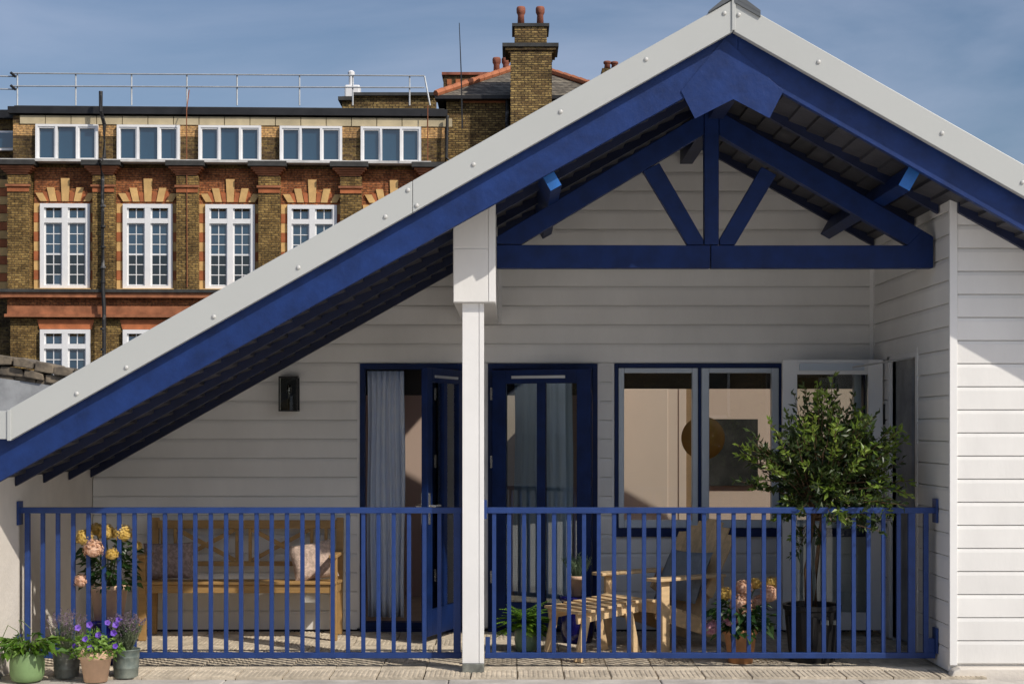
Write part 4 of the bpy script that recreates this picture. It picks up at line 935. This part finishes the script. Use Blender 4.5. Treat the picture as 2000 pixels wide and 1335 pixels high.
# drain pipes
m = MB(); m.tube([(fx(199), YF + .0, fz(180)), (fx(199), YF + .0, fz(218)), (fx(202), YF + .3, fz(240)), (fx(202), YF + .3, fz(305)), (fx(203), YF - .5, fz(318)), (fx(204), YF - .12, fz(345)), (fx(205), YF - .12, fz(565)), (fx(207), YF - .12, fz(600)), (fx(207), YF - .12, fz(860))], .065, 8)
for y in (400, 440, 480, 520, 548, 640, 680): m.tube([(fx(205), YF - .12, fz(y)), (fx(205), YF - .12, fz(y + 4))], .085, 8)
m.build('drain_pipe', 'pipe', BB)
MB().tube([(fx(877), YF + .3, fz(218)), (fx(875), YF + .3, fz(300)), (fx(884), YF + .3, fz(308)), (fx(884), YF + .3, fz(400))], .05, 8).build('drain_pipe', 'pipe', BB)
MB().tube([(fx(366), YF + .5, fz(170)), (fx(366), YF - .02, fz(215)), (fx(367), YF - .03, fz(560))], .018, 5).tube([(fx(838), YF + .2, fz(200)), (fx(838), YF + .2, fz(312))], .018, 5).build('cable', paint('rusty_cable', (.25, .09, .04), .8), BB)
BB.rotation_euler = (0, 0, R(2.2)); BB.location.x -= .065
# left neighbour sliver
nb = thing('brick_annexe', 'dark recessed brick annexe at the left edge behind the brick building', 'building', (fx(0), YF + 1, -12))
fbx(MB(), -300, 17, 222, 1560, 1.2, 8).build('wall', 'bdark', nb); fbx(MB(), -300, 17, 206, 222, .9, 8).build('roof_gutter', 'gutter', nb)
for r_ in range(14):
    fbx(MB(), -30, 11, 340 + r_ * 17, 356 + r_ * 17, 1.12, 1.19).build('quoin_block', 'redblock' if r_ % 2 else 'cream', nb)
fbx(MB(), -40, 13, 246, 284, 1.0, 1.19).build('window_frame', 'upvc', nb); fbx(MB(), -36, 10, 250, 279, .98, .999).build('pane', 'fglass', nb)
# guard rail on the flat roof
gr = thing('roof_guard_rail', 'galvanised tube guard rail along the flat roof of the brick building', 'guard rail', (fx(34), YF + 1.5, fz(205)))
Yg = YF + 1.2
def gx(px): return (px - 1000) * Yg / F
def gz(py): return CZ + (836 - py) * Yg / F
for px in (34, 148, 257, 365, 463, 585, 689, 800): MB().tube([(gx(px), Yg, gz(206)), (gx(px), Yg, gz(142 + px * .008))], .028, 6).build('upright', 'pipeg', gr)
MB().tube([(gx(840), Yg, gz(206)), (gx(829), Yg, gz(149))], .03, 6).build('upright', 'pipeg', gr)
for a, b in ((144, 149), (169, 172)):
    MB().tube([(gx(26), Yg - .05, gz(a)), (gx(829), Yg - .05, gz(b))], .024, 6).build('rail_tube', 'pipeg', gr)
    MB().tube([(gx(-60), Yg - .3, gz(a + 7)), (gx(32), Yg - .1, gz(a + 7))], .024, 6).build('rail_tube', 'pipeg', gr)
    MB().tube([(gx(24), Yg - .2, gz(a)), (gx(33), Yg - .1, gz(a + 8))], .045, 6).build('clamp', 'gutter', gr)

# ------------------------------------------------------------------ chimney block and slate roof on the right
YC = 54.0; s7 = F / YC
def cxp(px): return (px - 1000) / s7
def czp(py): return CZ + (836 - py) / s7
def cbx(m, px0, px1, py0, py1, d0, d1): return m.box(cxp(px0), cxp(px1), YC + d0, YC + d1, czp(py1), czp(py0))
CB = thing('slate_roofed_building', 'yellow stock brick building with slate hipped roof, orange ridge tiles and tall chimney', 'building', (cxp(1000), YC, -12))
cbx(MB(), 872, 1180, 197, 1500, 0, 8).build('wall', 'bchim', CB)
cbx(MB(), 850, 1180, 190, 197, -.35, 0).build('gutter', 'gutter', CB); cbx(MB(), 905, 990, 197.5, 201, -.05, -.001).build('tile_band', 'ridge', CB)
ap = (1037, 128)
rf = MB(); a = Vector((cxp(852), YC - .3, czp(190))); b = Vector((cxp(1210), YC - .3, czp(190))); c = Vector((cxp(1030), YC + 3.5, CZ + (836 - 128) * (YC + 3.5) / F)); c2 = c + Vector((0, 4, 0))
rf.add([a, b, c, a + Vector((0, 11, 0)), b + Vector((0, 11, 0)), c2], [(0, 1, 2), (3, 0, 2, 5), (1, 4, 5, 2)]); rf.build('hipped_roof', 'slate', CB)
m = MB(); nseg = 12
for (p, q) in ((a, c), (b, c)):
    for i in range(nseg):
        u0 = p.lerp(q, i / nseg) + Vector((0, -.06, .05)); u1 = p.lerp(q, (i + .93) / nseg) + Vector((0, -.06, .06)); MB().tube([u0, u1], .11, 7, .12).build('ridge_tile', 'ridge', CB)
st = sub('chimney_stack', CB)
Yk = YC - 1.2
def ck(px0, px1, py0, py1, e=0): return MB().box((px0 - 1000) * Yk / F - e, (px1 - 1000) * Yk / F + e, Yk - e, Yk + 1.4 + e, CZ + (836 - py1) * Yk / F, CZ + (836 - py0) * Yk / F)
ck(997, 1078, 103, 420).build('stack', 'bchim', st)
for i, (p0, p1, y0, y1) in enumerate([(993, 1081, 98, 103), (990, 1083, 92, 98), (987, 1085, 85, 92)]): ck(p0, p1, y0, y1, .05 * i).build('corbel', 'bdark' if i < 2 else 'dcap', st)
ck(1005, 1068, 52, 85).build('upper_stack', 'bchim', st); ck(1003, 1070, 46, 52, .05).build('cap_slab', 'dcap', st)
def cpot(px, py0, py1, w_, parent, Y, name='chimney_pot'):
    s8 = F / Y; h_ = (py1 - py0) / s8; r_ = w_ / 2 / s8
    MB().lathe([(r_ * .92, 0), (r_ * .82, h_ * .5), (r_ * .95, h_ * .58), (r_ * 1.15, h_ * .66), (r_ * 1.18, h_ * .9), (r_ * 1.0, h_), (r_ * .7, h_)], (px - 1000) / s8, Y, CZ + (836 - py1) / s8, 14).build(name, 'pot', parent, smooth=True)
cpot(1017.5, 14, 48, 15, st, Yk + .6); cpot(1055, 14, 48, 15, st, Yk + .6)
MB().tube([(cxp(991), YC - .1, czp(197)), (cxp(991), YC - .1, czp(330))], .07, 8).build('drain_pipe', 'pipe', CB)
# parapet behind with pots
pb = thing('parapet_chimney', 'wide brown brick parapet stack with two red pots left of the tall chimney', 'chimney', (cxp(930), YC + 5, -12))
Yp = YC + 6
def pbx(px0, px1, py0, py1, d0=0, d1=1.): return MB().box((px0 - 1000) * Yp / F, (px1 - 1000) * Yp / F, Yp + d0, Yp + d1, CZ + (836 - py1) * Yp / F, CZ + (836 - py0) * Yp / F)
pbx(866, 1000, 147, 700).build('stack', 'bdark', pb); pbx(863, 1002, 142, 147.2, -.1, 1.1).build('capping', 'pot', pb)
for i in range(5): pbx(873 + i * 17, 882 + i * 17, 155, 166, -.03, -.001).build('brick_panel', 'redblock', pb)
cpot(970, 113, 142, 14, pb, Yp + .4); cpot(988, 113, 142, 14, pb, Yp + .4)
# long low parapet with white vent
lp = thing('rear_parapet', 'low brown brick parapet with dark coping behind the guard rail', 'wall', (cxp(760), YC + 3, -12))
Yq = YC + 3
def qbx(px0, px1, py0, py1, d0=0, d1=1.): return MB().box((px0 - 1000) * Yq / F, (px1 - 1000) * Yq / F, Yq + d0, Yq + d1, CZ + (836 - py1) * Yq / F, CZ + (836 - py0) * Yq / F)
qbx(668, 850, 188, 700).build('wall', 'bchim', lp); qbx(690, 852, 182, 188, -.15, 1.1).build('coping', 'dcap', lp); qbx(661, 689, 190, 197, -.15, 1.1).build('coping', 'dcap', lp)
vt = thing('white_flue', 'white painted flue with a short cowl standing behind the guard rail', 'flue', (cxp(688), YC + 4, fz(190)))
Yv = YC + 4.5
MB().box((674 - 1000) * Yv / F, (704 - 1000) * Yv / F, Yv - .25, Yv + .3, CZ + (836 - 196) * Yv / F, CZ + (836 - 168) * Yv / F).build('flue_base', 'upvc', vt, bevel=.06)
MB().lathe([(.09, 0), (.09, .35), (.12, .37), (.13, .5), (.06, .56)], (686 - 1000) * Yv / F, Yv, CZ + (836 - 168) * Yv / F, 12).build('flue_pipe', 'upvc', vt)
# small stack at right, aerial
rc = thing('small_chimney', 'small chimney pot just showing above the right-hand roof slope', 'chimney', (cxp(1190), YC + 6, -12))
Yr = YC + 8
MB().box((1176 - 1000) * Yr / F, (1214 - 1000) * Yr / F, Yr, Yr + 1, -12, CZ + (836 - 133) * Yr / F).build('stack', 'bdark', rc)
cpot(1186, 120, 133, 13, rc, Yr + .5); cpot(1200, 121, 133, 13, rc, Yr + .5)
ae = MB().tube([P(903, 250, 50.5), P(901, 150, 50.5), P(897, 45, 50.5)], .028, 5, .012).build('aerial_pole', 'gutter')
tag(ae, 'thin whip aerial rising above the brick building left of the chimney', 'aerial')

# ------------------------------------------------------------------ neighbour's grey wall with stone coping, left
nw = thing('neighbour_wall', 'grey rendered wall with mossy stone coping behind the left end of the roof', 'wall', (P(60, 836, 17).x, 17, -12))
def npx(px, py, Y=17): p = P(px, py, Y); return (p.x, p.z)
MB().prism([npx(-200, 735), npx(0, 738), npx(100, 752), npx(260, 775), npx(260, 2500), npx(-200, 2500)], 17, 17.4).build('wall_face', 'greywall', nw)
random.seed(5)
def stone(a, b, h0, h1, y0, y1):
    n = 4; m = MB(); vs = []
    pts = [Vector((a[0], 0, a[1])), Vector((b[0], 0, b[1]))]
    jj = lambda: random.uniform(-.015, .015)
    m.prism([(a[0] + jj(), a[1] - h0), (b[0] + jj(), b[1] - h1), (b[0] + jj(), b[1] + jj()), ((a[0] + b[0]) / 2, (a[1] + b[1]) / 2 + abs(jj())), (a[0] + jj(), a[1] + jj())], y0 + jj(), y1)
    return m
xs = [-60, -10, 38, 80, 118, 160, 205, 250]
for r_, (dy0, hh) in enumerate(((0, .09), (19, .085), (33, .06))):
    for i in range(len(xs) - 1):
        o_ = (r_ % 2) * 20 - 10; pa, pb2 = xs[i] + o_, xs[i + 1] + o_
        f = lambda p: (695 + .03 * p + max(0, p - 20) * .17) + dy0 * (1 if r_ == 0 else (1.0))
        stone(npx(pa, f(pa)), npx(pb2 - 1.5, f(pb2)), hh + random.uniform(-.01, .015), hh + random.uniform(-.01, .01), 16.93 + r_ * .035, 17.42).build('coping_stone', 'coping', nw, bevel=.012)

# ------------------------------------------------------------------ building across the lower roof, behind the viewpoint (seen in the glass)
ob = thing('opposite_building', 'brown brick building facing the terrace across the lower roof', 'building', (0, -29, -12))
MB().box(-30, 30, -36, -29, -12, 4.5).build('wall', 'bbrown', ob); MB().box(-30.2, 30.2, -36.2, -28.8, 4.5, 4.8).build('coping', 'dcap', ob)
for i in range(12):
    x = -26 + i * 4.6
    for z in (-.6, 2.0):
        MB().box(x, x + 1.3, -28.99, -28.93, z, z + 1.7).build('window', 'upvc', ob); MB().box(x + .1, x + 1.2, -28.92, -28.9, z + .1, z + 1.6).build('pane', 'fglassd', ob)
